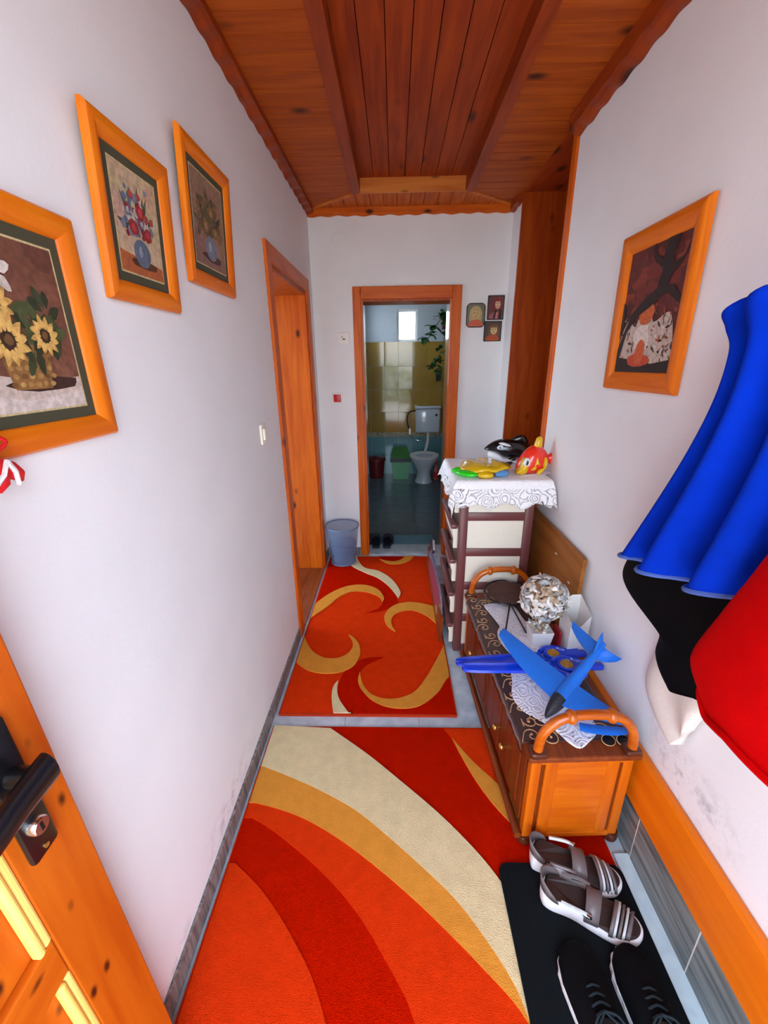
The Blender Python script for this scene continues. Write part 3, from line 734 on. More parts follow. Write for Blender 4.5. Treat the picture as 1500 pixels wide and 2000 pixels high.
def leafmesh(mb, p, s, rnd):
    a = rnd.uniform(0, 2 * PI); tl = rnd.uniform(-.9, .3)
    xf = Matrix.Translation(p) @ Matrix.Rotation(a, 4, 'Z') @ Matrix.Rotation(tl, 4, 'X')
    o = [(0, 0, 0), (.35, .25, .04), (.42, .55, .05), (.2, .85, 0), (0, 1.05, -.08), (-.2, .85, 0), (-.42, .55, .05), (-.35, .25, .04), (0, .5, -.03)]
    mb.add([xf @ (Vector(q) * s) for q in o], [(0, 1, 8), (1, 2, 8), (2, 3, 8), (3, 4, 8), (4, 5, 8), (5, 6, 8), (6, 7, 8), (7, 0, 8)])
rnd = random.Random(3)
for path, nn in (([(0.70, 6.0, 2.22), (0.60, 5.98, 2.14), (0.50, 5.98, 1.98), (0.42, 5.98, 1.88)], 34), ([(0.70, 6.0, 2.2), (0.67, 5.98, 1.9), (0.60, 5.98, 1.66), (0.53, 5.98, 1.52)], 34), ([(0.62, 6.0, 2.24), (0.74, 6.0, 2.1), (0.76, 6.0, 1.7)], 20)):
    pts = crom(path, 12)
    for q in range(nn):
        p = pts[rnd.randrange(len(pts))]
        mb = MB(); leafmesh(mb, p + Vector((rnd.uniform(-.05, .05), rnd.uniform(-.06, .02), rnd.uniform(-.05, .05))), rnd.uniform(.07, .12), rnd)
        mb.build('leaf', lfm, hp)
MB().bbox(0.59, 0.66, BB - .035, BB - .009, 1.36, 1.50, .004).build('wall_socket_box', 'black', label='small black box on the olive bathroom tiles below the vine', cat='box')
MB().puff([(0.70, .74), (0.76, .72), (0.80, .80), (0.79, 1.0), (0.73, 1.04), (0.69, .98)], lambda u, v, n: (u, BB - .05 - n, v), .03).build('red_towel', plain('red_cloth', C(170, 30, 30), 0.9), smooth='all', label='red cloth hanging on the tiled wall right of the cistern', cat='towel')
# blue fringed mat and slippers behind the threshold
bm_ = thing('bath_mat', 'pale blue bath mat with a fringed edge inside the bathroom doorway', 'mat', (0.10, 3.58, 0.0))
MB().bbox(-0.20, 0.37, BACK + .19, BACK + .42, .001, .012, .004).build('mat_body', pile('blue_pile', C(120, 170, 184)), bm_)
for i in range(46):
    x0 = -0.20 + i * 0.0124
    MB().tube([(x0, BACK + .195, .012), (x0 + rnd.uniform(-.003, .003), BACK + .03 + rnd.uniform(-.01, .01), .0125)], .0035, 5).build('fringe', pile('fringe_%d' % i, C(200, 222, 226)) if i == 0 else bpy.data.materials['fringe_0'], bm_)

# ================================================================== RUGS AND MAT
def crop2floor(cx, cy, z=0.012): return pix(340 + cx / 2.128, 1060 + cy / 2.128, 2, z).xy
def curve(pts, k=6): return [Vector((p.x, p.y)) for p in crom([Vector((*crop2floor(*q), 0)) for q in pts], k)]
def clampx(pts, x0, x1, y0, y1): return [Vector((min(max(p.x, x0), x1), min(max(p.y, y0), y1))) for p in pts]
def dedupe(pts):
    out = []
    for p in pts:
        if not out or (p - out[-1]).length > 2e-4: out.append(p)
    if (out[0] - out[-1]).length < 2e-4: out.pop()
    return out
def shape(rug, lims, pts, m, h, name='pile_band'):
    pts = dedupe(clampx(pts, *lims))
    mb = MB().poly(pts, 0.009, h); return mb.build(name, m, rug)

# front rug
RX0, RX1, RY0, RY1 = -0.568, 0.735, -0.05, 1.485
lim = (RX0 + .004, RX1 - .004, RY0 + .004, RY1 - .004)
rug = thing('hall_rug', 'large red rug with broad cream and orange curved bands, at the entrance', 'rug', (0.08, 0.75, 0.0))
MB().bbox(RX0, RX1, RY0, RY1, 0.0, 0.0125, .004).build('rug_field', 'rug_dark', rug)
MB().box(RX0 - .003, RX0 + .004, RY0, RY1, 0.0, 0.011).build('rug_binding', 'rug_base', rug)
c1 = curve([(650, 775), (800, 880), (930, 985), (1100, 1130), (1240, 1270), (1340, 1390), (1425, 1520), (1500, 1680), (1560, 1900), (1590, 2100)])
c2 = curve([(375, 935), (500, 985), (620, 1040), (760, 1120), (900, 1235), (1050, 1370), (1180, 1500), (1300, 1660), (1390, 1800), (1440, 1900), (1500, 2060)])
c3 = curve([(340, 1085), (450, 1115), (560, 1160), (700, 1245), (850, 1360), (1000, 1490), (1150, 1635), (1280, 1770), (1400, 1900), (1470, 2000), (1500, 2070)])
c4 = curve([(325, 1145), (420, 1205), (560, 1320), (680, 1440), (780, 1570), (880, 1740), (960, 1890), (1000, 2000), (1030, 2100)])
c5 = curve([(255, 1335), (350, 1430), (430, 1540), (500, 1660), (560, 1780), (600, 1890), (630, 2000), (655, 2110)])
def tail(c): return c + [Vector((c[-1].x + (c[-1].x - c[-6].x) * 2.0, RY0))]
c1, c2, c3, c4, c5 = map(tail, (c1, c2, c3, c4, c5))
lft = lambda c: [Vector((RX0, c[0].y))] + c
shape(rug, lim, [Vector((RX0, RY1))] + c1 + list(reversed(lft(c2))), 'rug_cream', .0195)
shape(rug, lim, lft(c2) + list(reversed(lft(c3))), 'rug_orange', .0180)
shape(rug, lim, lft(c3) + list(reversed(lft(c4))), 'rug_base', .0160)
shape(rug, lim, lft(c5) + [Vector((RX0, RY0))], 'rug_base', .0160)
s1 = curve([(1155, 815), (1200, 900), (1260, 1000), (1345, 1110), (1500, 1270)])
s2 = curve([(1155, 815), (1230, 900), (1310, 975), (1400, 1050), (1560, 1150)])
shape(rug, lim, s1 + list(reversed(s2[1:])), 'rug_orange', .0180)
s0 = curve([(1120, 775), (1155, 815)])
shape(rug, lim, s0 + s2[1:] + [Vector((RX1, s2[-1].y)), Vector((RX1, RY1))], 'rug_base', .0160)

# back rug
UX0, UX1, UY0, UY1 = -0.563, 0.292, 1.556, 3.30
lim2 = (UX0 + .004, UX1 - .004, UY0 + .004, UY1 - .004)
rug2 = thing('hall_rug', 'orange-red rug with curling cream and dark red swirls, on the marble further in', 'rug', (-0.13, 2.4, 0.0))
MB().bbox(UX0, UX1, UY0, UY1, 0.0, 0.0125, .004).build('rug_field', 'rug_base', rug2)
for q in ((UX0 - .003, UX0 + .005, UY0, UY1), (UX1 - .005, UX1 + .003, UY0, UY1), (UX0, UX1, UY0 - .003, UY0 + .006)):
    MB().box(*q, 0.0, 0.0128).build('rug_binding', pile('rug_edge', C(214, 66, 36)) if 'rug_edge' not in bpy.data.materials else bpy.data.materials['rug_edge'], rug2)
A = curve([(700, 75), (735, 95), (790, 125), (850, 150), (900, 190), (930, 240), (910, 262), (860, 285), (795, 293)])
A2 = curve([(795, 293), (850, 272), (868, 240), (850, 200), (790, 181), (720, 182), (650, 211), (595, 248), (540, 290)])
shape(rug2, lim2, A + A2[1:] + [Vector((UX0, A2[-1].y)), Vector((UX0, UY1)), Vector((A[0].x, UY1))], 'rug_dark', .0142)
e1 = curve([(770, 35), (762, 65), (790, 105), (850, 120), (905, 155), (940, 205), (932, 232)])
e2 = curve([(932, 232), (900, 190), (850, 150), (790, 125), (735, 95), (720, 60), (740, 35)])
shape(rug2, lim2, e1 + e2[1:], 'rug_cream', .0195)
o1 = curve([(540, 295), (595, 250), (650, 212), (720, 183), (790, 178), (845, 195), (872, 230), (865, 248)])
o2 = curve([(865, 248), (850, 225), (800, 207), (740, 205), (690, 225), (640, 265), (575, 310), (530, 345)])
shape(rug2, lim2, o1 + o2[1:], 'rug_orange', .0190)
sm1 = curve([(855, 70), (890, 88), (940, 89), (980, 75), (1005, 45)])
sm2 = curve([(965, 45), (950, 68), (920, 79), (890, 78), (855, 70)])
shape(rug2, lim2, sm1 + sm2[:-1], 'rug_orange', .0190)
shape(rug2, lim2, curve([(848, 45), (860, 72), (890, 79), (920, 79), (950, 68), (965, 45)]), 'rug_dark', .0142)
h1 = curve([(1120, 290), (1085, 270), (1030, 255), (970, 250), (910, 265), (875, 305), (885, 345), (920, 372)])
h2 = curve([(920, 372), (905, 345), (905, 315), (930, 292), (985, 282), (1040, 300), (1080, 330), (1125, 380)])
shape(rug2, lim2, h1 + h2[1:], 'rug_orange', .0190)
g1 = curve([(480, 470), (515, 505), (560, 533), (620, 545), (690, 540), (745, 515), (772, 470), (770, 430), (750, 400), (725, 383)])
g2 = curve([(725, 383), (742, 415), (740, 440), (720, 465), (680, 482), (630, 482), (590, 465), (565, 440), (545, 400), (530, 350)])
shape(rug2, lim2, g1 + g2[1:], 'rug_orange', .0190)
k1 = curve([(870, 476), (800, 480), (740, 505), (700, 550), (680, 610), (690, 660), (740, 730)])
k2 = curve([(1180, 520), (1135, 570), (1100, 620), (1040, 670), (980, 690), (900, 688), (830, 662), (785, 620), (765, 580), (770, 545), (800, 510), (868, 480)])
shape(rug2, lim2, k1 + [Vector((UX1, UY0))] + k2, 'rug_dark', .0142)
shape(rug2, lim2, curve([(682, 575), (662, 602), (655, 650), (665, 730)]) + list(reversed(curve([(682, 575), (678, 615), (690, 660), (740, 730)])))[:-1], 'rug_cream', .0195)
q1 = curve([(1180, 540), (1135, 565), (1100, 620), (1040, 670), (980, 690), (900, 688), (830, 662), (785, 620), (765, 580), (772, 540)])
q2 = curve([(772, 540), (780, 580), (800, 615), (830, 638), (880, 652), (940, 648), (1000, 622), (1050, 560), (1090, 490), (1125, 420)])
shape(rug2, lim2, q1 + q2[1:], 'rug_orange', .0192)

# black doormat with rounded corners
def rrect(x0, x1, y0, y1, r, n=5):
    out = []
    for cx, cy, a0 in ((x1 - r, y1 - r, 0), (x0 + r, y1 - r, PI / 2), (x0 + r, y0 + r, PI), (x1 - r, y0 + r, 1.5 * PI)):
        for i in range(n + 1): a = a0 + i / n * PI / 2; out.append((cx + r * math.cos(a), cy + r * math.sin(a)))
    return out
MATZ = 0.027
dm = thing('doormat', 'black rubber doormat under the shoes, overlapping the red rug', 'mat', (0.54, 0.55, 0.017))
MB().poly(rrect(0.338, 0.738, 0.20, 0.925, .03), 0.0185, MATZ).build('mat_body', 'mat', dm)
MB().poly(rrect(0.352, 0.724, 0.214, 0.911, .025), MATZ - .002, MATZ + .0008).build('mat_field', 'mat', dm)

# ================================================================== PICTURES
def smooth_closed(pts, k=4): return [(p.x, p.y) for p in crom([Vector((a, b, 0)) for a, b in pts], k, True)]
def picture(name, label, O, U, V, Nn, w, h, fw, fd, art, mat_w=0.03, mU='frame_y', group=None):
    """O: lower left outer corner on the wall"""
    O, U, V, Nn = map(Vector, (O, U, V, Nn))
    t = thing(name, label, 'picture', O + U * w / 2, group)
    P = lambda u, v, n: O + U * u + V * v + Nn * n
    prof = [(0, .002), (0, fd * .55), (fw * .12, fd * .85), (fw * .4, fd), (fw * .7, fd * .82), (fw * .95, fd * .5), (fw, fd * .35), (fw, .004)]
    def bar(a, b, horizontal, flip, m):
        mb = MB(); rings = []
        for e in (0, 1):
            r = []
            for q, n in prof:
                if horizontal: u = (q if e == 0 else w - q); v = (q if not flip else h - q)
                else: v = (q if e == 0 else h - q); u = (q if not flip else w - q)
                r.append(P(u, v, n))
            rings.append(r)
        mb.ring_loft(rings); mb.build('frame_bar', m, t, 35)
    bar(0, 0, True, False, mU); bar(0, 0, True, True, mU); bar(0, 0, False, False, 'frame_z'); bar(0, 0, False, True, 'frame_z')
    MB().add([P(.004, .004, .003), P(w - .004, .004, .003), P(w - .004, h - .004, .003), P(.004, h - .004, .003), P(.004, .004, fd * .3), P(w - .004, .004, fd * .3), P(w - .004, h - .004, fd * .3), P(.004, h - .004, fd * .3)],
             [(0, 3, 2, 1), (4, 5, 6, 7), (0, 1, 5, 4), (1, 2, 6, 5), (2, 3, 7, 6), (3, 0, 4, 7)]).build('mount', 'card', t)
    i0 = fw + mat_w; iw, ih = w - 2 * i0, h - 2 * i0
    mb = MB(); n0 = fd * .3 + .0006
    if mat_w > .005:
        mb.cur = C(206, 190, 140)
        e = .0035
        mb.flat([(i0 - e, i0 - e), (w - i0 + e, i0 - e), (w - i0 + e, h - i0 + e), (i0 - e, h - i0 + e)], lambda u, v: P(u, v, n0 - .0002))
    for k, (pts, c) in enumerate(art):
        mb.cur = C(*c); nn = n0 + k * .00002
        pts = [(min(max(a, 0), 1), min(max(b, 0), 1)) for a, b in pts]
        out = []
        for p in pts:
            if not out or abs(p[0] - out[-1][0]) + abs(p[1] - out[-1][1]) > 1e-5: out.append(p)
        if len(out) < 3: continue
        mb.flat(out, lambda u, v: P(i0 + u * iw, i0 + v * ih, nn))
    mb.build('print', 'art', t, colors=True)
    return t
ar = random.Random(11)
def blob(cx, cy, rx, ry, n=10, j=.15, a0=0):
    return [(cx + rx * (1 + ar.uniform(-j, j)) * math.cos(a0 + 2 * PI * k / n), cy + ry * (1 + ar.uniform(-j, j)) * math.sin(a0 + 2 * PI * k / n)) for k in range(n)]
def petal(cx, cy, a, r0, r1, w, asp=1.0):
    ca, sa = math.cos(a), math.sin(a)
    q = [(r0, 0), ((r0 + r1) * .5, w), (r1 * .85, w * .6), (r1, 0), (r1 * .85, -w * .6), ((r0 + r1) * .5, -w)]
    return [(cx + (x * ca - y * sa), cy + (x * sa + y * ca) * asp) for x, y in q]
rect = [(0, 0), (1, 0), (1, 1), (0, 1)]
def sunflower(cx, cy, r, asp=1.0):
    o = []
    for ring, c in ((1.0, (206, 160, 84)), (.85, (228, 186, 104))):
        for k in range(12): o.append((petal(cx, cy, 2 * PI * k / 12 + ring * .7, r * .25, r * ring * ar.uniform(.9, 1.08), r * .17, asp), c))
    o.append((blob(cx, cy, r * .36, r * .36 * asp), (60, 40, 22))); o.append((blob(cx, cy, r * .2, r * .2 * asp), (110, 78, 40)))
    return o
a1 = [(rect, (116, 72, 54))]
for _ in range(14): a1.append((blob(ar.random(), ar.uniform(.3, 1), ar.uniform(.08, .22), ar.uniform(.06, .16)), ar.choice([(124, 78, 60), (104, 62, 48), (134, 88, 66)])))
a1.append(([(0, 0), (1, 0), (1, .20), (.6, .17), (0, .24)], (206, 190, 178))); a1.append(([(0, .0), (1, 0), (1, .10), (.4, .06), (0, .12)], (216, 204, 196)))
a1.append((blob(.62, .16, .36, .05), (60, 36, 28)))
a1.append(([(.30, .13), (.66, .13), (.74, .40), (.22, .40)], (146, 104, 54)))
for r_ in range(5):
    for k in range(6): a1.append((blob(.30 + k * .075 + (r_ % 2) * .03, .16 + r_ * .05, .03, .018, 6), ar.choice([(174, 132, 74), (120, 80, 38), (190, 150, 88)])))
for _ in range(60): a1.append((petal(.46 + ar.uniform(-.3, .4), .45 + ar.uniform(-.1, .2), ar.uniform(0, 2 * PI), 0, ar.uniform(.1, .2), .04), ar.choice([(58, 70, 40), (76, 86, 48), (46, 54, 32)])))
a1 += sunflower(.30, .62, .17, .85) + sunflower(.34, .42, .19, .85) + sunflower(.70, .46, .15, .85) + sunflower(.05, .5, .14, .85)
for cx, cy, s in ((.36, .80, .17), (.12, .90, .16)):
    for k in range(6): a1.append((petal(cx, cy, k * PI / 3 + .3, .01, s, s * .25, .9), (206, 196, 184) if k % 2 else (222, 214, 204)))
    a1.append((blob(cx, cy, .03, .03), (140, 110, 84)))
def vase_art(bg, table, vase, fl):
    a = [(rect, bg)]
    for _ in range(10): a.append((blob(ar.random(), ar.random(), .2, .15), tuple(min(255, max(0, x + ar.randint(-10, 10))) for x in bg)))
    a.append(([(0, 0), (1, 0), (1, .14), (0, .2)], table))
    a.append((blob(.55, .12, .32, .05), tuple(x // 2 for x in table)))
    for _ in range(22): a.append((petal(.5 + ar.uniform(-.1, .1), .4, ar.uniform(.2, PI - .2), .05, ar.uniform(.25, .55), .03), ar.choice([(70, 84, 62), (92, 100, 80), (52, 60, 48)])))
    a.append((smooth_closed([(.42, .10), (.60, .10), (.70, .20), (.68, .30), (.56, .36), (.44, .36), (.34, .30), (.32, .20)]), vase)); a.append((blob(.47, .24, .05, .06), tuple(min(255, x + 40) for x in vase)))
    for _ in range(80):
        x, y = ar.gauss(.5, .18), ar.gauss(.55, .14)
        if y < .34: continue
        s = ar.uniform(.025, .065); a.append((blob(x, y, s, s * .8, 9, .25), ar.choice(fl)))
    for c in ((.36, .46), (.68, .44), (.55, .64)):
        a.append((blob(c[0], c[1], .10, .075, 10, .2), fl[0])); a.append((blob(c[0], c[1], .055, .04, 10, .2), tuple(min(255, x + 28) for x in fl[0])))
    return a
a2 = vase_art((196, 172, 140), (176, 96, 50), (92, 108, 128), [(150, 38, 40), (96, 108, 132), (190, 184, 178), (120, 128, 150), (170, 70, 64)])
a3 = vase_art((150, 118, 98), (140, 104, 92), (120, 128, 146), [(132, 100, 58), (104, 88, 62), (118, 92, 62), (92, 80, 60)])
tl = Vector((0.06, 0, 1)).normalized(); tn = Vector((1, 0, -0.06)).normalized()
picture('framed_picture', 'wood-framed picture of sunflowers and a lily in a basket, on the left wall', (LW, 0.535, 1.471), (0, 1, 0), (0, 0, 1), (1, 0, 0), 0.331, 0.380, .042, .022, a1, .022)
picture('framed_picture', 'wood-framed picture of red and blue flowers in a round vase on pale ground', (LW, 0.943, 1.736), (0, 1, 0), tl, tn, 0.298, 0.328, .042, .020, a2, .022)
picture('framed_picture', 'wood-framed picture of dull yellow flowers in a vase, nearest the doorway', (LW, 1.337, 1.832), (0, 1, 0), tl, tn, 0.354, 0.366, .042, .020, a3, .022)
# right wall: dark tree over a pale glow, red leaves
a4 = [(rect, (96, 36, 30))]
for _ in range(46): a4.append((blob(ar.random(), ar.uniform(.42, 1), ar.uniform(.05, .14), ar.uniform(.03, .09), 9, .3), ar.choice([(120, 44, 34), (86, 30, 28), (140, 58, 40), (104, 40, 36)])))
a4.append((smooth_closed([(.02, .10), (.3, .07), (.7, .05), (.98, .10), (.97, .30), (.86, .46), (.62, .40), (.55, .54), (.36, .50), (.30, .38), (.14, .44), (.03, .30)]), (206, 190, 176)))
a4.append((blob(.44, .28, .16, .13, 12, .2), (232, 220, 210)))
for _ in range(120):
    x_, y_ = ar.uniform(.02, .98), ar.uniform(.08, .52); d_ = abs(x_ - .45)
    if d_ < .14 and y_ < .42: continue
    a4.append((petal(x_, y_, ar.uniform(0, 6.28), 0, ar.uniform(.03, .10), ar.uniform(.006, .016), .8), ar.choice([(70, 48, 42), (120, 92, 78), (222, 208, 198), (150, 96, 66), (60, 40, 36), (178, 88, 50)])))
a4.append((smooth_closed([(.35, .5), (.4, .40), (.55, .40), (.62, .5), (.5, .56)]), (206, 104, 52)))
a4.append(([(0, 0), (1, 0), (1, .10), (.7, .07), (.4, .1), (0, .13)], (40, 26, 22)))
a4.append((blob(.45, .10, .22, .06), (200, 78, 40))); a4.append((smooth_closed([(.38, .08), (.52, .08), (.54, .22), (.46, .27), (.38, .2)]), (214, 100, 50)))
trunk = [(0, .2), (.08, .34), (.2, .50), (.42, .60), (.60, .66), (.64, .78), (.62, .9), (.66, 1), (.84, 1), (.78, .86), (.82, .74), (.72, .62), (.55, .53), (.30, .46), (.14, .34), (.06, .12), (0, .08)]
a4.append((trunk, (38, 24, 22)))
for b_ in ([(.55, .6), (.8, .60), (1, .50), (1, .56), (.85, .66), (.6, .66)], [(.62, .8), (.45, .9), (.42, 1), (.47, 1), (.5, .92), (.66, .85)], [(.78, .8), (.95, .84), (1, .94), (1, .86), (.92, .78), (.8, .74)], [(0, .3), (.08, .42), (.04, .6), (0, .6)]): a4.append((b_, (42, 26, 24)))
picture('framed_picture', 'tall wood-framed picture of a dark tree with red leaves, on the right wall', (RW, 1.683, 1.503), (0, -1, 0), (-0.012, 0, 1), (-1, 0, 0), 0.427, 0.490, .060, .022, a4, .0)

# three small unframed portraits on the back wall
def portrait(label, x0, x1, z0, z1, rr, arts):
    t = thing('portrait_card', label, 'picture', ((x0 + x1) / 2, BACK, z0), 'portraits beside the bathroom door')
    w, h = x1 - x0, z1 - z0
    out = rrect(0, w, 0, h, rr)
    mb = MB(Matrix(((1, 0, 0, x0), (0, 0, 1, BACK - .008), (0, 1, 0, z0), (0, 0, 0, 1)))); mb.poly(out, 0, .008); mb.build('board', plain('dark_board_%d' % len(bpy.data.materials), C(26, 26, 22), .5), t)
    mb = MB()
    for k, (pts, c) in enumerate(arts):
        mb.cur = C(*c); y = BACK - .0085 - k * .00004
        mb.flat([(min(max(a, .05), .95), min(max(b, .04), .96)) for a, b in pts], lambda u, v: (x0 + u * w, y, z0 + v * h))
    mb.build('print', 'print', t, colors=True)
def face(bg, hair, skin, top, hx=.5, hy=.6, s=1.0):
    return [(smooth_closed([(.08, .06), (.92, .06), (.92, .94), (.08, .94)], 3), bg), (blob(hx, hy - .02, .33 * s, .31 * s, 14, .05), hair), (blob(hx - .22 * s, hy - .18, .13 * s, .2 * s, 10, .1), hair), (blob(hx + .22 * s, hy - .18, .13 * s, .2 * s, 10, .1), hair),
            (smooth_closed([(.12, .05), (.88, .05), (.78, .26), (hx + .1, .32), (hx - .1, .32), (.22, .26)], 3), top), (blob(hx, hy - .05, .2 * s, .23 * s, 14, .02), skin), (blob(hx - .085 * s, hy, .03, .018, 8, 0), (40, 34, 24)), (blob(hx + .085 * s, hy, .03, .018, 8, 0), (40, 34, 24)),
            (blob(hx, hy - .17 * s, .06, .016, 8, 0), (176, 96, 76)), (blob(hx, hy - .09 * s, .022, .03, 8, 0), (196, 160, 96)), (blob(hx, hy + .17 * s, .2 * s, .09 * s, 10, .1), hair)]
portrait('small rounded portrait of a fair-haired girl in an orange top, on the back wall', .527, .664, 1.842, 2.005, .03, face((112, 114, 92), (190, 168, 112), (206, 176, 112), (206, 92, 56)))
portrait('small portrait of a red-haired figure in pink and black, above the brown-haired child', .678, .797, 1.892, 2.053, .004, face((110, 66, 66), (140, 44, 40), (222, 184, 150), (176, 96, 100), .6, .68, .8) + [([(.36, .05), (.46, .05), (.55, .36), (.45, .4)], (20, 14, 14)), ([(.66, .05), (.86, .05), (.84, .44), (.74, .42)], (22, 16, 16)), ([(.5, .05), (.62, .05), (.6, .3), (.52, .3)], (206, 140, 120))])
portrait('small square portrait of a brown-haired child in orange, below the red-haired one', .662, .790, 1.746, 1.884, .004, face((84, 66, 62), (124, 84, 56), (214, 184, 132), (190, 84, 40), .56, .6, .95))

# ================================================================== SWITCHES AND FITTINGS
s = thing('light_switch', 'cream rocker light switch on the left wall before the doorway', 'switch', (LW, 1.865, 1.27))
MB().bbox(LW, LW + .010, 1.832, 1.898, 1.265, 1.352, .004).build('switch_plate', 'cream_plastic', s, 40)
MB().bbox(LW + .008, LW + .018, 1.848, 1.882, 1.282, 1.335, .005).build('rocker', 'cream_plastic', s, 40)
s = thing('light_switch', 'red rocker light switch with white frame on the back wall', 'switch', (-.446, BACK, 1.31))
MB().bbox(-.486, -.406, BACK - .009, BACK, 1.309, 1.389, .004).build('switch_plate', 'white_plastic', s, 40)
MB().bbox(-.475, -.417, BACK - .016, BACK - .007, 1.320, 1.378, .004).build('rocker', 'red_plastic', s, 40)
s = thing('thermostat', 'white square thermostat with a small black slot, above the red switch', 'thermostat', (-.378, BACK, 1.74))
MB().bbox(-.420, -.336, BACK - .014, BACK, 1.742, 1.822, .004).build('thermostat_body', 'white_plastic', s, 40)
MB().bbox(-.385, -.365, BACK - .0155, BACK - .013, 1.772, 1.780, .0005).build('slot', 'black', s)
MB().bbox(-.392, -.384, BACK - .0155, BACK - .013, 1.788, 1.794, .0005).build('slot', 'black', s)
MB(Matrix.Translation((-.393, BACK, 2.412)) @ Matrix.Rotation(PI / 2, 4, 'X')).lathe([(.0001, 0), (.044, 0), (.044, .010), (.041, .014), (.037, .014), (.036, .011), (.0001, .012)], n=32).build('junction_cover', 'wall', smooth=30, label='round white junction box cover high on the back wall', cat='cover')

# red and white yarn charm hanging by the sunflower picture
yc = thing('yarn_charm', 'red and white yarn charm hanging below the sunflower picture', 'charm', (LW + .03, .572, 1.42))
yr = plain('red_yarn', C(214, 16, 22), .9, bump=.4, bscale=300); yw = plain('white_yarn', C(236, 230, 228), .9, bump=.4, bscale=300)
cx = LW + .030
MB().tube(crom([(cx, .560, 1.497), (cx, .578, 1.508), (cx, .590, 1.500), (cx, .578, 1.492), (cx, .565, 1.488), (cx, .572, 1.475)]), .003, 6).build('loop', yr, yc, True)
for (yy, zz, ye, ze) in ((.572, 1.474, .557, 1.432), (.576, 1.476, .598, 1.440)):
    MB().tube([(cx, yy, zz), (cx, yy * .7 + ye * .3, zz * .7 + ze * .3), (cx, yy * .3 + ye * .7, zz * .3 + ze * .7), (cx, ye, ze)], [.003, .010, .011, .002], 10).build('tassel', yr, yc, True)
for (ye, ze) in ((.545, 1.442), (.584, 1.438)):
    MB().tube([(cx + .008, .574, 1.476), (cx + .012, (.574 + ye) / 2, 1.458), (cx + .006, ye, ze)], .0035, 6).build('cord', yw, yc, True)

# ================================================================== DRAWER TOWER
TX0, TX1, TY0, TY1 = 0.335, 0.715, 2.03, 2.52
dt = thing('drawer_tower', 'five-tier plastic drawer tower with brown posts and cream panels, under a lace cloth', 'drawers', ((TX0 + TX1) / 2, (TY0 + TY1) / 2, 0))
for (px_, py_) in ((TX0, TY0), (TX1 - .046, TY0), (TX0, TY1 - .046), (TX1 - .046, TY1 - .046)):
    MB().bbox(px_, px_ + .046, py_ - .006, py_ + .040, 0.012, 1.03, .010).build('post', 'brown_plastic', dt, 40)
MB().bbox(TX0, TX1, TY0, TY1, 1.02, 1.04, .008).build('top_panel', 'brown_plastic', dt)
for i in range(5):
    z0 = 0.012 + i * 0.203
    # tier frame rail with rounded inner corners, on the side facing the entrance
    MB().bbox(TX0 + .02, TX1 - .02, TY0 - .002, TY0 + .028, z0, z0 + .046, .006).build('tier_rail', 'brown_plastic', dt, 40)
    MB().bbox(TX0 + .02, TX1 - .02, TY1 - .03, TY1, z0, z0 + .030, .006).build('tier_rail', 'brown_plastic', dt, 40)
    MB().bbox(TX1 - .030, TX1, TY0, TY1, z0, z0 + .030, .006).build('tier_rail', 'brown_plastic', dt, 40)
    MB().box(TX0 + .046, TX1 - .046, TY0 + .008, TY0 + .012, z0 + .040, z0 + .203).build('side_panel', 'cream_plastic', dt)
    MB().box(TX1 - .012, TX1 - .008, TY0 + .046, TY1 - .046, z0 + .028, z0 + .203).build('side_panel', 'cream_plastic', dt)
    dz = z0 + .030
    dw = MB()                                   # drawer: sloping cream front, open box, brown lip
    dw.add([(TX0 - .004, TY0 + .055, dz), (TX0 - .004, TY1 - .055, dz), (TX0 - .034, TY1 - .045, dz + .13), (TX0 - .034, TY0 + .045, dz + .13), (TX1 - .06, TY0 + .055, dz), (TX1 - .06, TY1 - .055, dz), (TX1 - .06, TY1 - .055, dz + .13), (TX1 - .06, TY0 + .055, dz + .13)],
           [(0, 1, 2, 3), (0, 4, 5, 1), (4, 7, 6, 5), (0, 3, 7, 4), (1, 5, 6, 2)])
    dw = dw.build('drawer', 'cream_plastic', dt)
    dw.modifiers.new('t', 'SOLIDIFY').thickness = .003
    MB().bbox(TX0 - .040, TX0 - .004, TY0 + .012, TY1 - .012, dz + .122, dz + .148, .008).build('lip', 'brown_plastic', dw, 40)
    MB().bbox(TX0 - .012, TX0 + .006, TY0 + .044, TY1 - .044, dz - .006, dz + .012, .005).build('lower_edge', 'brown_plastic', dw, 40)
    MB().bbox(TX0 - .020, TX0 + .004, TY0 + .042, TY0 + .060, dz, dz + .12, .004).build('corner_bracket', 'cream_plastic', dw)

# lace cloth draped over it
CT = 1.043
cx0, cx1, cy0, cy1 = TX0 - .028, 0.790, TY0 - .016, 2.54
mb = MB(); nx, ny = 44, 40
def cloth_pt(u, v):
    # u 0..1 across x (with overhang left/right), v 0..1 along y (with overhang toward entrance)
    X = cx0 - .10 + u * (cx1 + .07 - cx0 + .10); Y = cy0 - .125 + v * (cy1 - cy0 + .125)
    dl = max(0, cx0 - X); dr_ = max(0, X - cx1); df = max(0, cy0 - Y)
    sc = 1 + .10 * math.sin(X * 42) * (df > 0) + .12 * math.sin(Y * 45) * (dl > 0)
    z = CT - (df + dl * .95 + dr_ * .9) * sc * (0.8 if df > 0 and (dl > 0 or dr_ > 0) else 1)
    x = max(X, cx0) if dl > 0 else min(X, cx1)
    x -= dl * .30; x += dr_ * .25
    yq = max(Y, cy0) - df * .10 - (df > 0) * .010 * (1 + math.sin(X * 30 + 1)) * df / .1
    x += (dl > 0) * .008 * math.sin(Y * 34) * dl / .1
    z += 0.0008 * math.sin(X * 60) * math.sin(Y * 50)
    return (x, yq, z)
mb.ring_loft([[cloth_pt(i / nx, j / ny) for i in range(nx + 1)] for j in range(ny + 1)], close=False, caps=False)
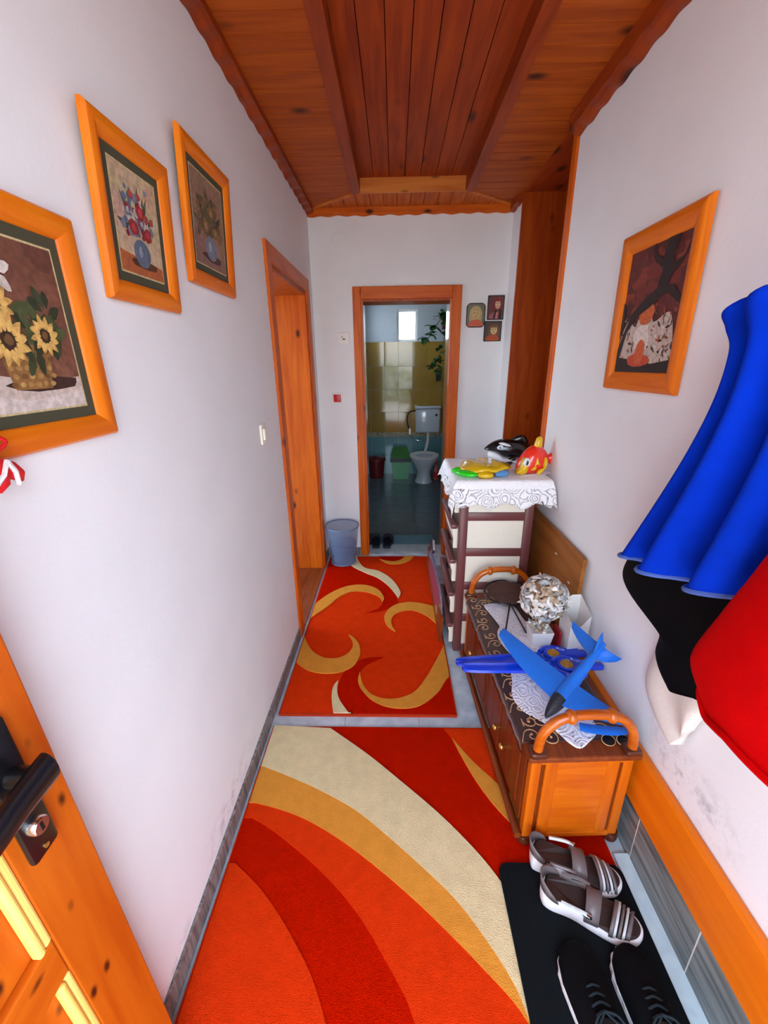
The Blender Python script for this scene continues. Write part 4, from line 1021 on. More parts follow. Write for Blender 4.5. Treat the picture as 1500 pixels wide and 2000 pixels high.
mb.build('lace_cloth', 'lace', smooth='all', solid=.0012, label='white lace cloth draped over the top of the drawer tower', cat='tablecloth')

# ---- pool toys on the cloth
ty_ = plain('yellow_vinyl', C(232, 190, 14), .25, var=.12, coat=.4); tg = plain('green_vinyl', C(40, 214, 22), .25, coat=.4); tb = plain('blue_vinyl', C(80, 150, 210), .25, coat=.4)
tr = plain('red_vinyl', C(240, 50, 30), .22, coat=.5); tw_ = plain('white_vinyl', C(236, 240, 244), .3); tk = plain('black_vinyl', C(10, 10, 14), .25, coat=.4)
clear = plain('clear_valve', C(196, 206, 216), .15)
tz = CT + .002
t = thing('inflatable_toy', 'flattened yellow and green inflatable turtle on the lace cloth', 'pool toy', (.47, 2.19, tz))
def hmap(z0): return lambda u, v, n: (u, v, max(z0 + n, tz))
MB().puff(smooth_closed([(.35, 2.12), (.42, 2.06), (.52, 2.07), (.60, 2.13), (.62, 2.22), (.57, 2.30), (.47, 2.33), (.38, 2.26), (.345, 2.19)]), lambda u, v, n: (u, v, tz + .034 + n * .55 + .006 * math.sin(u * 50 + v * 20)), .05, back=.55).build('shell', ty_, t, 'all')
for pts, m in (([(.315, 2.12), (.36, 2.06), (.41, 2.05), (.43, 2.10), (.37, 2.15)], tg), ([(.42, 2.045), (.48, 2.03), (.50, 2.07), (.44, 2.10)], ty_), ([(.51, 2.06), (.575, 2.075), (.59, 2.12), (.54, 2.11)], tb), ([(.33, 2.2), (.30, 2.15), (.34, 2.13), (.37, 2.17)], tg), ([(.55, 2.31), (.61, 2.31), (.61, 2.27), (.56, 2.26)], tb)):
    MB().puff(smooth_closed(pts), lambda u, v, n: (u, v, tz + .018 + n), .017).build('flipper', m, t, 'all')
MB().lathe([(.0001, 0), (.010, 0), (.008, .022), (.011, .024), (.011, .030), (.0001, .030)], (.50, 2.16, tz + .056), 12).build('valve', clear, t, 40)
# orca
ox = Matrix.Translation((.64, 2.40, tz)) @ Matrix.Rotation(-.15, 4, 'Z')
t = thing('inflatable_toy', 'black and white inflatable orca with a blue eye, behind the yellow turtle', 'pool toy', (.64, 2.40, tz))
om = lambda o: (lambda u, v, n: ox @ Vector((u, -n + o, v)))
MB().puff(smooth_closed([(-.12, .080), (-.10, .105), (-.05, .135), (.01, .140), (.10, .128), (.15, .09), (.14, .05), (.06, .035), (0, .04), (-.05, .065), (-.09, .072)]), om(0), .055).build('body', tk, t, 'all')
MB().puff(smooth_closed([(-.09, .074), (-.05, .068), (-.01, .042), (.06, .03), (.10, .01), (.0, .0), (-.06, .012), (-.10, .045)]), om(-.012), .050).build('belly', tw_, t, 'all')
MB().puff(smooth_closed([(.02, .130), (.06, .160), (.10, .160), (.12, .115)]), om(0), .014).build('dorsal_fin', tk, t, 'all')
MB().puff(smooth_closed([(.0, .03), (-.02, .0), (.03, .0), (.06, .05)]), om(-.045), .012).build('side_fin', tk, t, 'all')
MB().puff(smooth_closed([(-.045, .124), (-.02, .128), (.015, .116), (.03, .104), (0, .106), (-.03, .114)]), om(-.043), .010).build('eye_patch', tw_, t, 'all')
MB().puff(smooth_closed([(-.052, .100), (-.038, .112), (-.020, .108), (-.016, .094), (-.032, .086), (-.048, .09)]), om(-.046), .010).build('eye', tw_, t, 'all')
MB().puff(smooth_closed([(-.044, .099), (-.036, .106), (-.028, .099), (-.036, .092)]), om(-.054), .005).build('iris', tb, t, 'all')
# red fish
fx = Matrix.Translation((.715, 2.155, tz)) @ Matrix.Rotation(.05, 4, 'Z')
t = thing('inflatable_toy', 'red and yellow inflatable fish with a big eye, on the lace cloth', 'pool toy', (.715, 2.155, tz))
fm = lambda o: (lambda u, v, n: fx @ Vector((u, -n + o, v)))
MB().puff(smooth_closed([(-.082, .02), (-.07, .07), (-.04, .12), (.0, .15), (.04, .145), (.075, .11), (.085, .06), (.07, .015), (0, .0), (-.06, .0)]), fm(0), .055).build('body', tr, t, 'all')
MB().puff(smooth_closed([(-.088, .012), (-.072, .045), (-.058, .085), (-.035, .092), (-.022, .06), (-.030, .015), (-.055, -.0)]), fm(-.026), .034).build('snout', ty_, t, 'all')
MB().puff(smooth_closed([(-.062, .06), (-.052, .092), (-.034, .092), (-.026, .068), (-.036, .05)]), fm(-.052), .014).build('eye', tw_, t, 'all')
MB().puff(smooth_closed([(-.052, .064), (-.046, .084), (-.038, .076), (-.042, .060)]), fm(-.064), .006).build('pupil', tk, t, 'all')
MB().puff(smooth_closed([(.0, .135), (.012, .185), (.03, .195), (.042, .18), (.04, .135), (.02, .128)]), fm(-.006), .020).build('dorsal_fin', ty_, t, 'all')
MB().puff(smooth_closed([(.07, .085), (.10, .11), (.130, .145), (.150, .13), (.142, .085), (.148, .04), (.125, .03), (.085, .06)]), fm(0), .022).build('tail', tr, t, 'all')
MB().puff(smooth_closed([(.124, .115), (.136, .158), (.165, .15), (.166, .09), (.160, .04), (.130, .024), (.142, .08)]), fm(-.002), .022).build('tail_edge', ty_, t, 'all')
for pts in ([(-.005, .05), (.008, .10), (.022, .07), (.03, .052), (.012, .058)], [(.045, .05), (.05, .095), (.066, .08), (.062, .045), (.055, .03)], [(-.018, .03), (.004, .055), (.012, .036), (-.002, .028)]):
    MB().puff(smooth_closed(pts), fm(-.044), .016).build('stripe', ty_, t, 'all')
MB().puff(smooth_closed([(.010, .012), (.02, .032), (.055, .045), (.04, .02), (.022, .004)]), fm(-.056), .012).build('side_fin', ty_, t, 'all')
MB().puff(smooth_closed([(-.07, -.002), (.0, .006), (.085, .008), (.098, .014), (.06, -.001), (0, -.002)]), fm(-.03), .02).build('base_rim', tw_, t, 'all')

# ---- leaning board and wrapped package
lb = MB(Matrix.Translation((.768, 0, 0)) @ Matrix.Rotation(.022, 4, 'Y'))
lb.add([(0, 1.59, 0), (.016, 1.59, 0), (.016, 2.36, 0), (0, 2.36, 0), (0, 1.585, .818), (.016, 1.585, .818), (.016, 2.36, .822), (0, 2.36, .822)], [(0, 3, 2, 1), (4, 5, 6, 7), (0, 1, 5, 4), (1, 2, 6, 5), (2, 3, 7, 6), (3, 0, 4, 7)])
lbt = thing('plank', 'bare brown chipped board leaning against the right wall behind the drawer tower', 'board', (.79, 1.97, 0))
lb.build('board', wood('worn_board', C(168, 104, 44), C(140, 80, 30), 'y', False, rough=.6, coat=0), lbt)
for (y_, z_) in ((1.86, .72), (1.79, .60), (1.68, .66), (1.70, .60), (1.66, .585), (1.93, .52)):
    MB(Matrix.Translation((.768, 0, 0)) @ Matrix.Rotation(.022, 4, 'Y')).box(-.0012, .001, y_ - .012, y_ + .010, z_ - .003, z_ + .003).build('chip', 'cream_plastic', lbt)
pk = thing('wrapped_package', 'flat dark package in glossy violet plastic, standing between rug and drawer tower', 'package', (.31, 2.7, 0))
pv = plain('violet_plastic', C(120, 108, 138), .12, var=.5, scale=14, bump=.5, bscale=30, coat=.6)
MB(Matrix.Translation((.266, 0, .0195)) @ Matrix.Rotation(.05, 4, 'Y')).bbox(-.006, .012, 2.10, 3.12, 0.0, .17, .004).build('board', 'cab_dark_y', pk)
MB(Matrix.Translation((.266, 0, .0195)) @ Matrix.Rotation(.05, 4, 'Y')).puff(smooth_closed([(2.14, .02), (2.6, .015), (3.06, .02), (3.08, .13), (3.05, .20), (2.75, .235), (2.4, .25), (2.16, .22)]), lambda u, v, n: (.004 - n, u, v), .014).build('plastic_wrap', pv, pk, 'all')
MB().tube([(.285, 2.86, .26), (.290, 2.97, .30)], .018, 12).build('rolled_end', 'chrome', pk, True)

# ================================================================== SHOE CABINET
CX = Matrix.Translation((0.600, 1.0, 0)) @ Matrix.Rotation(math.radians(2.6), 4, 'Z')
def cb(*a, b=.003): return MB(CX).bbox(*a, b)
cab = thing('shoe_cabinet', 'low wooden cabinet with arched end handles and ball feet, along the right wall', 'cabinet', (.58, 1.49, 0))
HW, CLN, CZ = 0.165, 0.98, 0.405
body = cb(-HW + .012, HW - .012, .014, CLN - .014, .055, CZ).build('body', 'cab_dark', cab)
for sx in (-1, 1):
    for yy in (0.0, CLN - .030):
        a, b_ = sorted((sx * HW, sx * (HW - .032)))
        cb(a, b_, yy, yy + .030, .045, CZ).build('corner_post', 'cab_z', cab)
        MB(CX).lathe([(.0001, .0135 if yy < .5 else 0.0), (.014, .0135 if yy < .5 else 0.0), (.024, .018), (.026, .028), (.018, .042), (.024, .05), (.0001, .05)], (sx * (HW - .012), yy + .015, 0.0), 16).build('ball_foot', 'foot', cab, 50)
ep = cb(-HW + .045, HW - .045, -.001, .020, .062, CZ - .008).build('end_panel', 'cab_x', cab)
for sx in (-1, 1):
    a, b_ = sorted((sx * (HW - .034), sx * (HW - .043)))
    cb(a, b_, .004, .02, .06, CZ - .004).build('groove_bead', 'cab_dark', cab)
    a, b_ = sorted((sx * (HW - .046), sx * (HW - .085)))
    cb(a, b_, -.004, .010, .062, CZ - .008).build('panel_stile', 'cab_z', cab)
cb(-HW + .03, HW - .03, -.003, .015, .045, .066).build('bottom_rail', 'cab_x', cab)
cb(-HW + .03, HW - .03, -.002, .012, CZ - .02, CZ).build('top_rail', 'cab_x', cab)
# long side towards the hall: four doors, brass knobs, bottom rail
dy = (CLN - .07) / 4
for i in range(4):
    y0 = .035 + i * dy
    d = cb(-HW - .004, -HW + .014, y0 + .003, y0 + dy - .003, .085, CZ - .018).build('cabinet_door', 'cab_dark', cab)
    cb(-HW - .009, -HW - .003, y0 + .04, y0 + dy - .04, .125, CZ - .06).build('raised_field', 'cab_dark', d)
    ky = y0 + dy - .045 if i % 2 == 0 else y0 + .045
    kb = MB(CX @ Matrix.Translation((-HW - .004, ky + .02 * (1 if i % 2 else -1) * 0, .215)) @ Matrix.Rotation(-PI / 2, 4, 'Y')); kb.lathe([(.0001, 0), (.006, 0), (.006, .008), (.013, .014), (.013, .022), (.006, .027), (.0001, .028)], n=14)
    kb.build('knob', 'brass', d, 60)
MB(CX).tube([(-HW - .014, 0.0, .055), (-HW - .014, CLN, .055)], .014, 10).build('base_moulding', 'cab_dark_y', cab, True)
top = cb(-HW - .016, HW + .016, -.014, CLN + .014, CZ, CZ + .022, b=.006).build('top_board', 'cab_dark_y', cab)
CTZ = CZ + .022
for yy in (.005, CLN - .02):
    ap = [(-.150, yy, CTZ), (-.150, yy, CTZ + .03), (-.140, yy, CTZ + .085), (-.105, yy, CTZ + .130), (-.055, yy, CTZ + .150), (0, yy, CTZ + .155), (.055, yy, CTZ + .150), (.105, yy, CTZ + .130), (.140, yy, CTZ + .085), (.150, yy, CTZ + .03), (.150, yy, CTZ)]
    ar_ = MB(CX).tube(crom(ap, 5), .0155, 12).build('arch_handle', 'arch', cab, True)
    for kx in (-.062, .062): MB(CX).sphere((kx, yy, CTZ + .148), .023, 14, 10, sx=.8).build('ring_knob', 'arch', ar_, True)
    for kx in (-.150, .150): MB(CX).bbox(kx - .026, kx + .026, yy - .022, yy + .022, CTZ - .004, CTZ + .020, .008).build('socket', 'foot', ar_, 40)

# brown runner with gold scrolls, hanging over the hall side
brown = plain('brown_organza', C(62, 24, 18), .38, var=.3, scale=8, sheen=.2)
gold = plain('gold_thread', C(206, 160, 112), .4, var=.1)
rn = thing('table_runner', 'dark brown runner with gold scroll embroidery over the cabinet top', 'runner', (.58, 1.49, CTZ))
nu, nv = 40, 90; rows = []
for j in range(nv + 1):
    yy = .045 + (CLN - .10) * j / nv; r_ = []
    hang = .020 + .012 * abs(math.sin(yy * PI / .075)) if True else 0
    for i in range(nu + 1):
        s_ = i / nu * (2 * HW + .01 + hang) - hang       # negative = hanging part
        if s_ < 0: r_.append((-HW - .0195 - .002, yy, CTZ + .002 + s_))
        else: r_.append((-HW - .0185 + s_, yy, CTZ + .0022 + .0006 * math.sin(yy * 40) * math.sin(s_ * 50)))
    rows.append(r_)
MB(CX).ring_loft(rows, close=False, caps=False).build('cloth', brown, rn, 'all', solid=.0012)
def scroll(x, y, r, a0, turns, sgn):
    pts = []
    for k in range(26):
        t_ = k / 25; rr = r * (1 - .82 * t_); a = a0 + sgn * t_ * turns * 2 * PI
        pts.append((x + rr * math.cos(a), y + rr * math.sin(a), CTZ + .0042))
    tail_ = [(pts[0][0] + .022 * math.cos(a0 + sgn * -1.2) , pts[0][1] - .03, CTZ + .0042)]
    mb = MB(CX); mb.tube(tail_ + pts, .0019, 6); mb.sphere(pts[-1], .0042, 8, 6); mb.build('scroll', gold, rn, True)
for k in range(15):
    yy = .07 + k * .060; scroll(-HW + .022 + .012 * math.sin(k * 1.7), yy, .028, PI * .9, 1.15, 1 if k % 2 else -1)
for (x_, y_, r_) in ((-.09, .06, .036), (-.045, .09, .030), (-.10, .13, .032), (-.12, .19, .026), (.10, .08, .034), (.13, .16, .028), (.12, .35, .03), (.13, .45, .026), (-.1, .88, .03), (-.06, .91, .026), (.0, .90, .028), (.06, .91, .026)):
    scroll(x_, y_, r_, 2.2, 1.3, -1)

# white lace doily strip
wd = thing('lace_doily', 'white lace doily lying crumpled along the brown runner', 'doily', (.55, 1.43, CTZ + .004))
dl = [(.452, 1.850), (.478, 1.760), (.500, 1.70), (.470, 1.63), (.462, 1.56), (.485, 1.46), (.462, 1.38), (.452, 1.31), (.432, 1.235), (.450, 1.165), (.495, 1.125), (.535, 1.082), (.560, 1.035), (.588, 1.012), (.625, 1.035), (.672, 1.080), (.680, 1.16), (.66, 1.30), (.69, 1.44), (.66, 1.60), (.62, 1.72), (.60, 1.84), (.53, 1.87)]
MB().puff(smooth_closed(dl, 4), lambda u, v, n: (u, v, CTZ + .0052 + max(n, 0) * (.35 + .65 * math.sin(u * 46 + v * 22) ** 2) + .002 * (n >= 0)), .008, rings=8, back=.05).build('cloth', lace_mat('doily_lace', C(236, 236, 244), 16.0, (190, 194, 204)), wd, 'all')

# racket
rk = thing('racket', 'black oval racket with a fine net head, lying beside the far cabinet handle', 'racket', (.58, 1.9, CTZ + .01))
RX = Matrix.Translation((.575, 1.905, CTZ + .050)) @ Matrix.Rotation(math.radians(8), 4, 'Z') @ Matrix.Rotation(math.radians(9), 4, 'X')
hd = [(.112 * math.cos(a), .098 * math.sin(a), 0) for a in [2 * PI * k / 40 for k in range(40)]]
MB(RX).tube(hd, .005, 8, closed=True).build('rim', 'black', rk, True)
net = MB(RX)
for k in range(-17, 18):
    x_ = k * .006
    if abs(x_) < .108: h_ = .098 * math.sqrt(1 - (x_ / .112) ** 2); net.tube([(x_, -h_, 0), (x_, h_, 0)], .0006, 4)
for k in range(-15, 16):
    y_ = k * .006
    w_ = .112 * math.sqrt(1 - (y_ / .098) ** 2); net.tube([(-w_, y_, .0006), (w_, y_, .0006)], .0006, 4)
net = net.build('net', plain('net_cord', C(110, 80, 70), .7), rk)
MB(RX).lathe([(.0001, -.0012), (.095, -.0012), (.095, -.0006), (.0001, -.0006)], n=30, sy=.85).build('back_mesh', plain('dark_mesh', C(96, 62, 54), .8, alpha=.75), rk)
MB().tube([(.572, 1.815, CTZ + .040), (.500, 1.61, CTZ + .022)], .004, 8).build('throat_bar', 'black', rk, True)
MB().tube([(.572, 1.815, CTZ + .040), (.590, 1.60, CTZ + .022)], .004, 8).build('throat_bar', 'black', rk, True)

# shell topiary
tp = thing('shell_topiary', 'ball of white seashells on a stem in a white square pot', 'ornament', (.628, 1.545, CTZ))
px0, py0, pz0 = .626, 1.545, CTZ + .011
MB().ring_loft([[(px0 + sx * w_, py0 + sy * w_, z) for sx, sy in ((-1, -1), (1, -1), (1, 1), (-1, 1))] for w_, z in ((.036, pz0), (.046, pz0 + .078), (.042, pz0 + .078), (.040, pz0 + .065))]).build('pot', plain('white_glaze', C(240, 240, 236), .25, coat=.3), tp)
cork = plain('straw_ball', C(186, 134, 92), .9, var=.3, bump=.5, bscale=60)
MB().tube([(px0, py0, pz0 + .05), (px0, py0, pz0 + .19)], .012).build('stem', cork, tp)
BCZ = pz0 + .225; BR = .082
MB().sphere((px0, py0, BCZ), BR, 24, 16).build('core', cork, tp, True)
shm = [plain('shell_white', C(238, 234, 226), .45, var=.2, scale=40), plain('shell_grey', C(176, 180, 178), .45, var=.3, scale=40), plain('shell_tan', C(190, 168, 140), .5, var=.3, scale=40)]
rs = random.Random(5)
def shell_mesh(kind):
    mb = MB()
    if kind < 2:       # scallop fan, cupped
        n_ = 8; rim = [(math.cos(a) * 1.0, math.sin(a) * .9, .25 * abs(math.cos(a * 1.0))) for a in [PI * (k / n_) * 1.15 - .24 for k in range(n_ + 1)]]
        mb.add([(0, -.25, 0), (0, .35, .35)] + rim, [(0, i + 2, i + 3) for i in range(n_)] ); 
        mid = [(p[0] * .6, p[1] * .6, .34) for p in rim]
        mb = MB(); mb.add([(0, -.3, 0)] + mid + rim, [(0, i + 1, i + 2) for i in range(n_)] + [(i + 1, i + 2 + n_, i + 3 + n_, i + 2) for i in range(n_)])
    else:              # little spiral cone
        mb.ring_loft([[(r_ * math.cos(2 * PI * k / 7), r_ * math.sin(2 * PI * k / 7), z) for k in range(7)] for r_, z in ((.1, -.5), (.5, -.2), (.45, .1), (.25, .55), (.03, 1.1))])
    return mb
protos = {}
def place_shell(p, nrm, s, kind, m):
    src = shell_mesh(kind); q = Vector((0, 0, 1)).rotation_difference(nrm).to_matrix().to_4x4()
    xf = Matrix.Translation(p) @ q @ Matrix.Rotation(rs.uniform(0, 6.28), 4, 'Z') @ Matrix.Rotation(rs.uniform(-.9, .9), 4, 'X') @ Matrix.Scale(s, 4)
    mb = MB(); mb.add([xf @ v for v in src.v], src.f); mb.build('shell', m, tp, 50, solid=.0012)
for i in range(220):
    zf = 1 - 2 * (i + .5) / 220; a = i * 2.39996
    nrm = Vector((math.sqrt(1 - zf * zf) * math.cos(a), math.sqrt(1 - zf * zf) * math.sin(a), zf))
    if -.25 < zf < .0 and nrm.y < -.5 and nrm.x < .5 and rs.random() < .6: continue
    place_shell(Vector((px0, py0, BCZ)) + nrm * (BR + .006), nrm, rs.uniform(.015, .026), rs.choice([0, 1, 0, 0, 2]), rs.choice(shm + shm[:1] * 2))
for i in range(46):
    a = rs.uniform(0, 6.28); r_ = rs.uniform(.0, .046)
    place_shell(Vector((px0 + r_ * math.cos(a), py0 + r_ * math.sin(a), pz0 + .078 + rs.uniform(0, .035))), Vector((math.cos(a) * .6, math.sin(a) * .6, .8)), rs.uniform(.009, .015), rs.choice([0, 2]), rs.choice(shm))
# white paper bag
bgm = plain('white_paper', C(232, 230, 226), .6, var=.05)
bg_ = MB(); q = [(.718, 1.465), (.797, 1.475), (.794, 1.570), (.715, 1.560)]
tops = [.168, .195, .235, .205]
bg_.add([(x_, y_, CTZ + .003) for x_, y_ in q] + [((x_ - .757) * 1.03 + .757, (y_ - 1.518) * 1.1 + 1.518, CTZ + h_) for (x_, y_), h_ in zip(q, tops)] + [(.758, 1.462, CTZ + .150), (.756, 1.572, CTZ + .235)],
        [(0, 3, 2, 1), (0, 1, 5, 8, 4), (1, 2, 6, 5), (2, 3, 7, 9, 6), (3, 0, 4, 7)])
bg_.build('paper_bag', bgm, label='open white paper bag standing on the cabinet beside the shell ball', cat='bag', solid=.0015)
MB().bbox(.690, .701, 1.49, 1.56, CTZ + .003, CTZ + .10, .003).build('red_box', plain('crimson_card', C(150, 16, 34), .5), label='thin crimson box between the shell ornament and the paper bag', cat='box')

# ---- blue toys: two grooved blades with gold-faced hubs
bl = plain('blue_plastic', C(10, 62, 214), .28, var=.08, coat=.3); gd = stone('gold_face', C(206, 160, 50), C(130, 84, 30), None, freq=60, rough=.4)
def blue_toy(label, P0, ang, zb):
    xf = Matrix.Translation((*P0, zb)) @ Matrix.Rotation(ang, 4, 'Z')
    t = thing('toy_sword', label, 'toy', (*P0, zb), 'blue toys')
    b_ = MB(xf); rings = []
    for x_, w_ in ((-.362, .004), (-.358, .016), (-.345, .024), (-.30, .028), (-.05, .030), (0, .028)):
        rings.append([(x_, -w_, .004), (x_, -w_ * .9, .014), (x_, -w_ * .45, .017), (x_, -w_ * .3, .011), (x_, w_ * .0, .016), (x_, w_ * .3, .011), (x_, w_ * .45, .017), (x_, w_ * .9, .014), (x_, w_, .004), (x_, 0, 0)])
    b_.ring_loft(rings); b_.build('blade', bl, t, 30)
    MB(xf).lathe([(.0001, 0), (.034, 0), (.038, .010), (.036, .024), (.028, .026), (.026, .023), (.0001, .023)], (.045, 0, 0), 26).build('hub', bl, t, 40)
    MB(xf).lathe([(.0001, .0235), (.025, .0235), (.022, .027), (.0001, .028)], (.045, 0, 0), 22).build('gold_face', gd, t, 40)
    MB(xf).tube(crom([(.0, .025, .012), (.03, .045, .014), (.075, .045, .012), (.11, .025, .012), (.16, .02, .012)]), .011, 8).build('guard', bl, t, True)
    MB(xf).tube(crom([(.0, -.025, .012), (.03, -.05, .014), (.07, -.06, .012), (.10, -.045, .012)]), .011, 8).build('guard', bl, t, True)
    MB(xf).bbox(.075, .185, -.016, .016, .002, .024, .007).build('grip', bl, t, 40)
blue_toy('blue toy sword with a round gold hub, reaching over the cabinet edge', (.622, 1.343), .01, CTZ + .040)
blue_toy('blue toy sword with a gold hub, half under the other beside the shell pot', (.606, 1.432), .10, CTZ + .017)

# ---- blue foam glider
gm = plain('blue_foam', C(22, 116, 226), .5, var=.12, scale=60, bump=.15, bscale=300); gk = plain('dark_foam', C(26, 28, 40), .5, bump=.2)
gt = thing('toy_glider', 'large light blue foam glider with a black nose, lying on the cabinet', 'toy plane', (.58, 1.2, CTZ + .03))
Nn_, Tl = Vector((.503, 1.098, .475)), Vector((.762, 1.292, .625))
ax = (Tl - Nn_).normalized(); sd = ax.cross(Vector((0, 0, 1))).normalized(); up_ = sd.cross(ax)
def fus(t0, t1, m, name, rad):
    rings = []
    k = 14
    for i in range(k + 1):
        t_ = t0 + (t1 - t0) * i / k; c_ = Nn_.lerp(Tl, t_); r_ = rad(t_)
        rings.append([c_ + (sd * math.cos(a) * r_ * .75 + up_ * math.sin(a) * r_) for a in [2 * PI * q / 14 for q in range(14)]])
    MB().ring_loft(rings).build(name, m, gt, 50)
rad = lambda t_: .004 + .030 * (math.sin(min(t_ / .28, 1) * PI / 2) ** .7) * (1 - .72 * max(0, (t_ - .3) / .7))
fus(0, .24, gk, 'nose_cap', rad); fus(.24, 1.0, gm, 'fuselage', rad)
def wing(root0, root1, tip0, tip1, th, name):
    """plate wing: leading and trailing edge, curved tip"""
    r0, r1, t0, t1 = map(Vector, (root0, root1, tip0, tip1)); rings = []
    for i in range(13):
        s_ = i / 12; e = s_ ** 3 * .42
        a, b_ = r0.lerp(t0, s_), r1.lerp(t1, s_); a2, b2 = a.lerp(b_, e), b_.lerp(a, e * .25)
        up = Vector((0, 0, 1)) * th * (1 - .4 * s_); bend = Vector((0, 0, .022 * s_ * s_))
        rings.append([a2 + bend, a2.lerp(b2, .3) + up + bend, a2.lerp(b2, .65) + up * .8 + bend, b2 + bend, b2.lerp(a2, .35) - up * .2 + bend, b2.lerp(a2, .7) - up * .3 + bend])
    MB().ring_loft(rings).build(name, gm, gt, 50)
m0, m1 = Nn_.lerp(Tl, .17), Nn_.lerp(Tl, .44)
wing(m0 + up_ * .012, m1 + up_ * .012, pix(964, 1262, 2, .53), pix(985, 1232, 2, .545), .008, 'wing')
wing(m0 + up_ * .012, m1 + up_ * .012, pix(1190, 1432, 2, .50), pix(1240, 1420, 2, .50), .008, 'wing')
e0, e1 = Nn_.lerp(Tl, .80), Nn_.lerp(Tl, .97)
wing(e0, e1, pix(1112, 1245, 0, .70), pix(1118, 1219, 0, .71), .005, 'tailplane')
wing(e0, e1, pix(1190, 1308, 0, .785), pix(1216, 1296, 0, .795), .005, 'tailplane')
MB().puff([(0, 0), (.07, .0), (.075, .055), (.05, .05), (.02, .02)], lambda u, v, n: Nn_.lerp(Tl, .80) + ax * u + up_ * (v + .008) + sd * n, .004).build('fin', gm, gt, 'all')
# second glider wing seen behind the near handle
g2 = thing('foam_wing', 'loose blue foam wing lying under the near arched handle', 'toy wing', (.69, 1.07, CTZ + .01))
gtmp, gt = gt, g2
wing((.60, 1.050, CTZ + .040), (.61, 1.085, CTZ + .040), (.765, 1.030, CTZ + .012), (.785, 1.075, CTZ + .012), .006, 'wing')
gt = gtmp
# sunglasses under it
sg = thing('sunglasses', 'dark round sunglasses beside the lace near the arched handle', 'sunglasses', (.70, 1.05, CTZ))
for cx_ in (.690, .738):
    MB(Matrix.Translation((cx_, 1.040, CTZ + .012)) @ Matrix.Rotation(.4, 4, 'X')).lathe([(.0001, 0), (.020, 0), (.020, .003), (.0001, .005)], n=20, sy=.8).build('lens', 'black', sg, 40)
    MB(Matrix.Translation((cx_, 1.040, CTZ + .0135)) @ Matrix.Rotation(.4, 4, 'X')).tube([(.021 * math.cos(a), .017 * math.sin(a), 0) for a in [2 * PI * k / 20 for k in range(20)]], .0015, 5, closed=True).build('rim', gold, sg, True)

# ================================================================== WASTEBASKET, SLIPPERS
wbk = thing('wastebasket', 'blue-grey see-through mesh wastebasket in the corner by the bathroom door', 'bin', (-.437, 3.19, 0.012))
mesh_m = plain('mesh_grey', C(120, 146, 184), .4, var=.05, alpha=.42)
z0 = .0195
MB().lathe([(.100, z0 + .01), (.136, z0 + .335)], (-.437, 3.19, 0), 40).build('basket_wall', mesh_m, wbk, 'all') if False else None
wv = MB(); wv.ring_loft([ell(-.437, 3.19, .100 + .036 * k / 8, .100 + .036 * k / 8, z0 + .325 * k / 8, 40) for k in range(9)], caps=False); wv.build('basket_wall', mesh_m, wbk, 'all')
MB().lathe([(.0001, 0), (.104, 0), (.104, .012), (.0001, .012)], (-.437, 3.19, z0), 40).build('basket_base', plain('basket_grey', C(110, 130, 158), .4), wbk, 40)
wv = MB(); wv.ring_loft([ell(-.437, 3.19, .098 + .034 * k / 8, .098 + .034 * k / 8, z0 + .02 + .325 * k / 8, 40) for k in range(5)], caps=False); wv.build('lower_band', mesh_m, wbk, 'all')
MB().tube(ell(-.437, 3.19, .138, .138, z0 + .328, 40), .006, 8, closed=True).build('rim', bpy.data.materials['basket_grey'], wbk, True)

def slab_loft(secs, zb):
    """secs: (x, halfwidth, y centre, top z) along a shoe"""
    rings = []
    for x_, w_, yc_, zt in secs:
        rings.append([(x_, yc_ + w_, zb), (x_, yc_ + w_ * 1.05, zb + (zt - zb) * .3), (x_, yc_ + w_ * .92, zb + (zt - zb) * .65), (x_, yc_ + w_ * .55, zb + (zt - zb) * .93), (x_, yc_, zt), (x_, yc_ - w_ * .55, zb + (zt - zb) * .93), (x_, yc_ - w_ * .92, zb + (zt - zb) * .65), (x_, yc_ - w_ * 1.05, zb + (zt - zb) * .3), (x_, yc_ - w_, zb)])
    return rings
def foot_outline(Ln, W, n=7):
    p = [(0, -.30 * W), (.06 * Ln, -.36 * W), (.3 * Ln, -.36 * W), (.55 * Ln, -.44 * W), (.75 * Ln, -.50 * W), (.92 * Ln, -.36 * W), (1.0 * Ln, -.05 * W), (.95 * Ln, .28 * W), (.78 * Ln, .48 * W), (.55 * Ln, .44 * W), (.3 * Ln, .34 * W), (.06 * Ln, .36 * W), (-.01 * Ln, .18 * W), (-.02 * Ln, -.05 * W)]
    return smooth_closed(p, 4)
# slippers on the bath mat
for k_, (sx_, lab) in enumerate(((-.170, 'dark blue slipper on the bath mat beside the door frame'), (-.078, 'dark blue slipper on the bath mat, further from the door frame'))):
    xf = Matrix.Translation((sx_, 3.455, .0165)) @ Matrix.Rotation(PI / 2 + .1 * (1 - 2 * k_), 4, 'Z')
    t = thing('slipper', lab, 'slipper', (sx_, 3.66, .013), 'slippers at the bathroom door')
    nb = plain('navy_%d' % k_, C(22, 30, 46), .6)
    MB(xf).poly(foot_outline(.23, .095), 0, .022).build('sole', nb, t)
    secs = slab_loft([(.09, .042, 0, .085), (.14, .048, 0, .092), (.18, .043, 0, .074), (.212, .030, 0, .050), (.225, .012, 0, .030)], .004)
    MB(xf).ring_loft(secs, close=False, caps=False).build('upper', nb, t, 60, solid=.006)

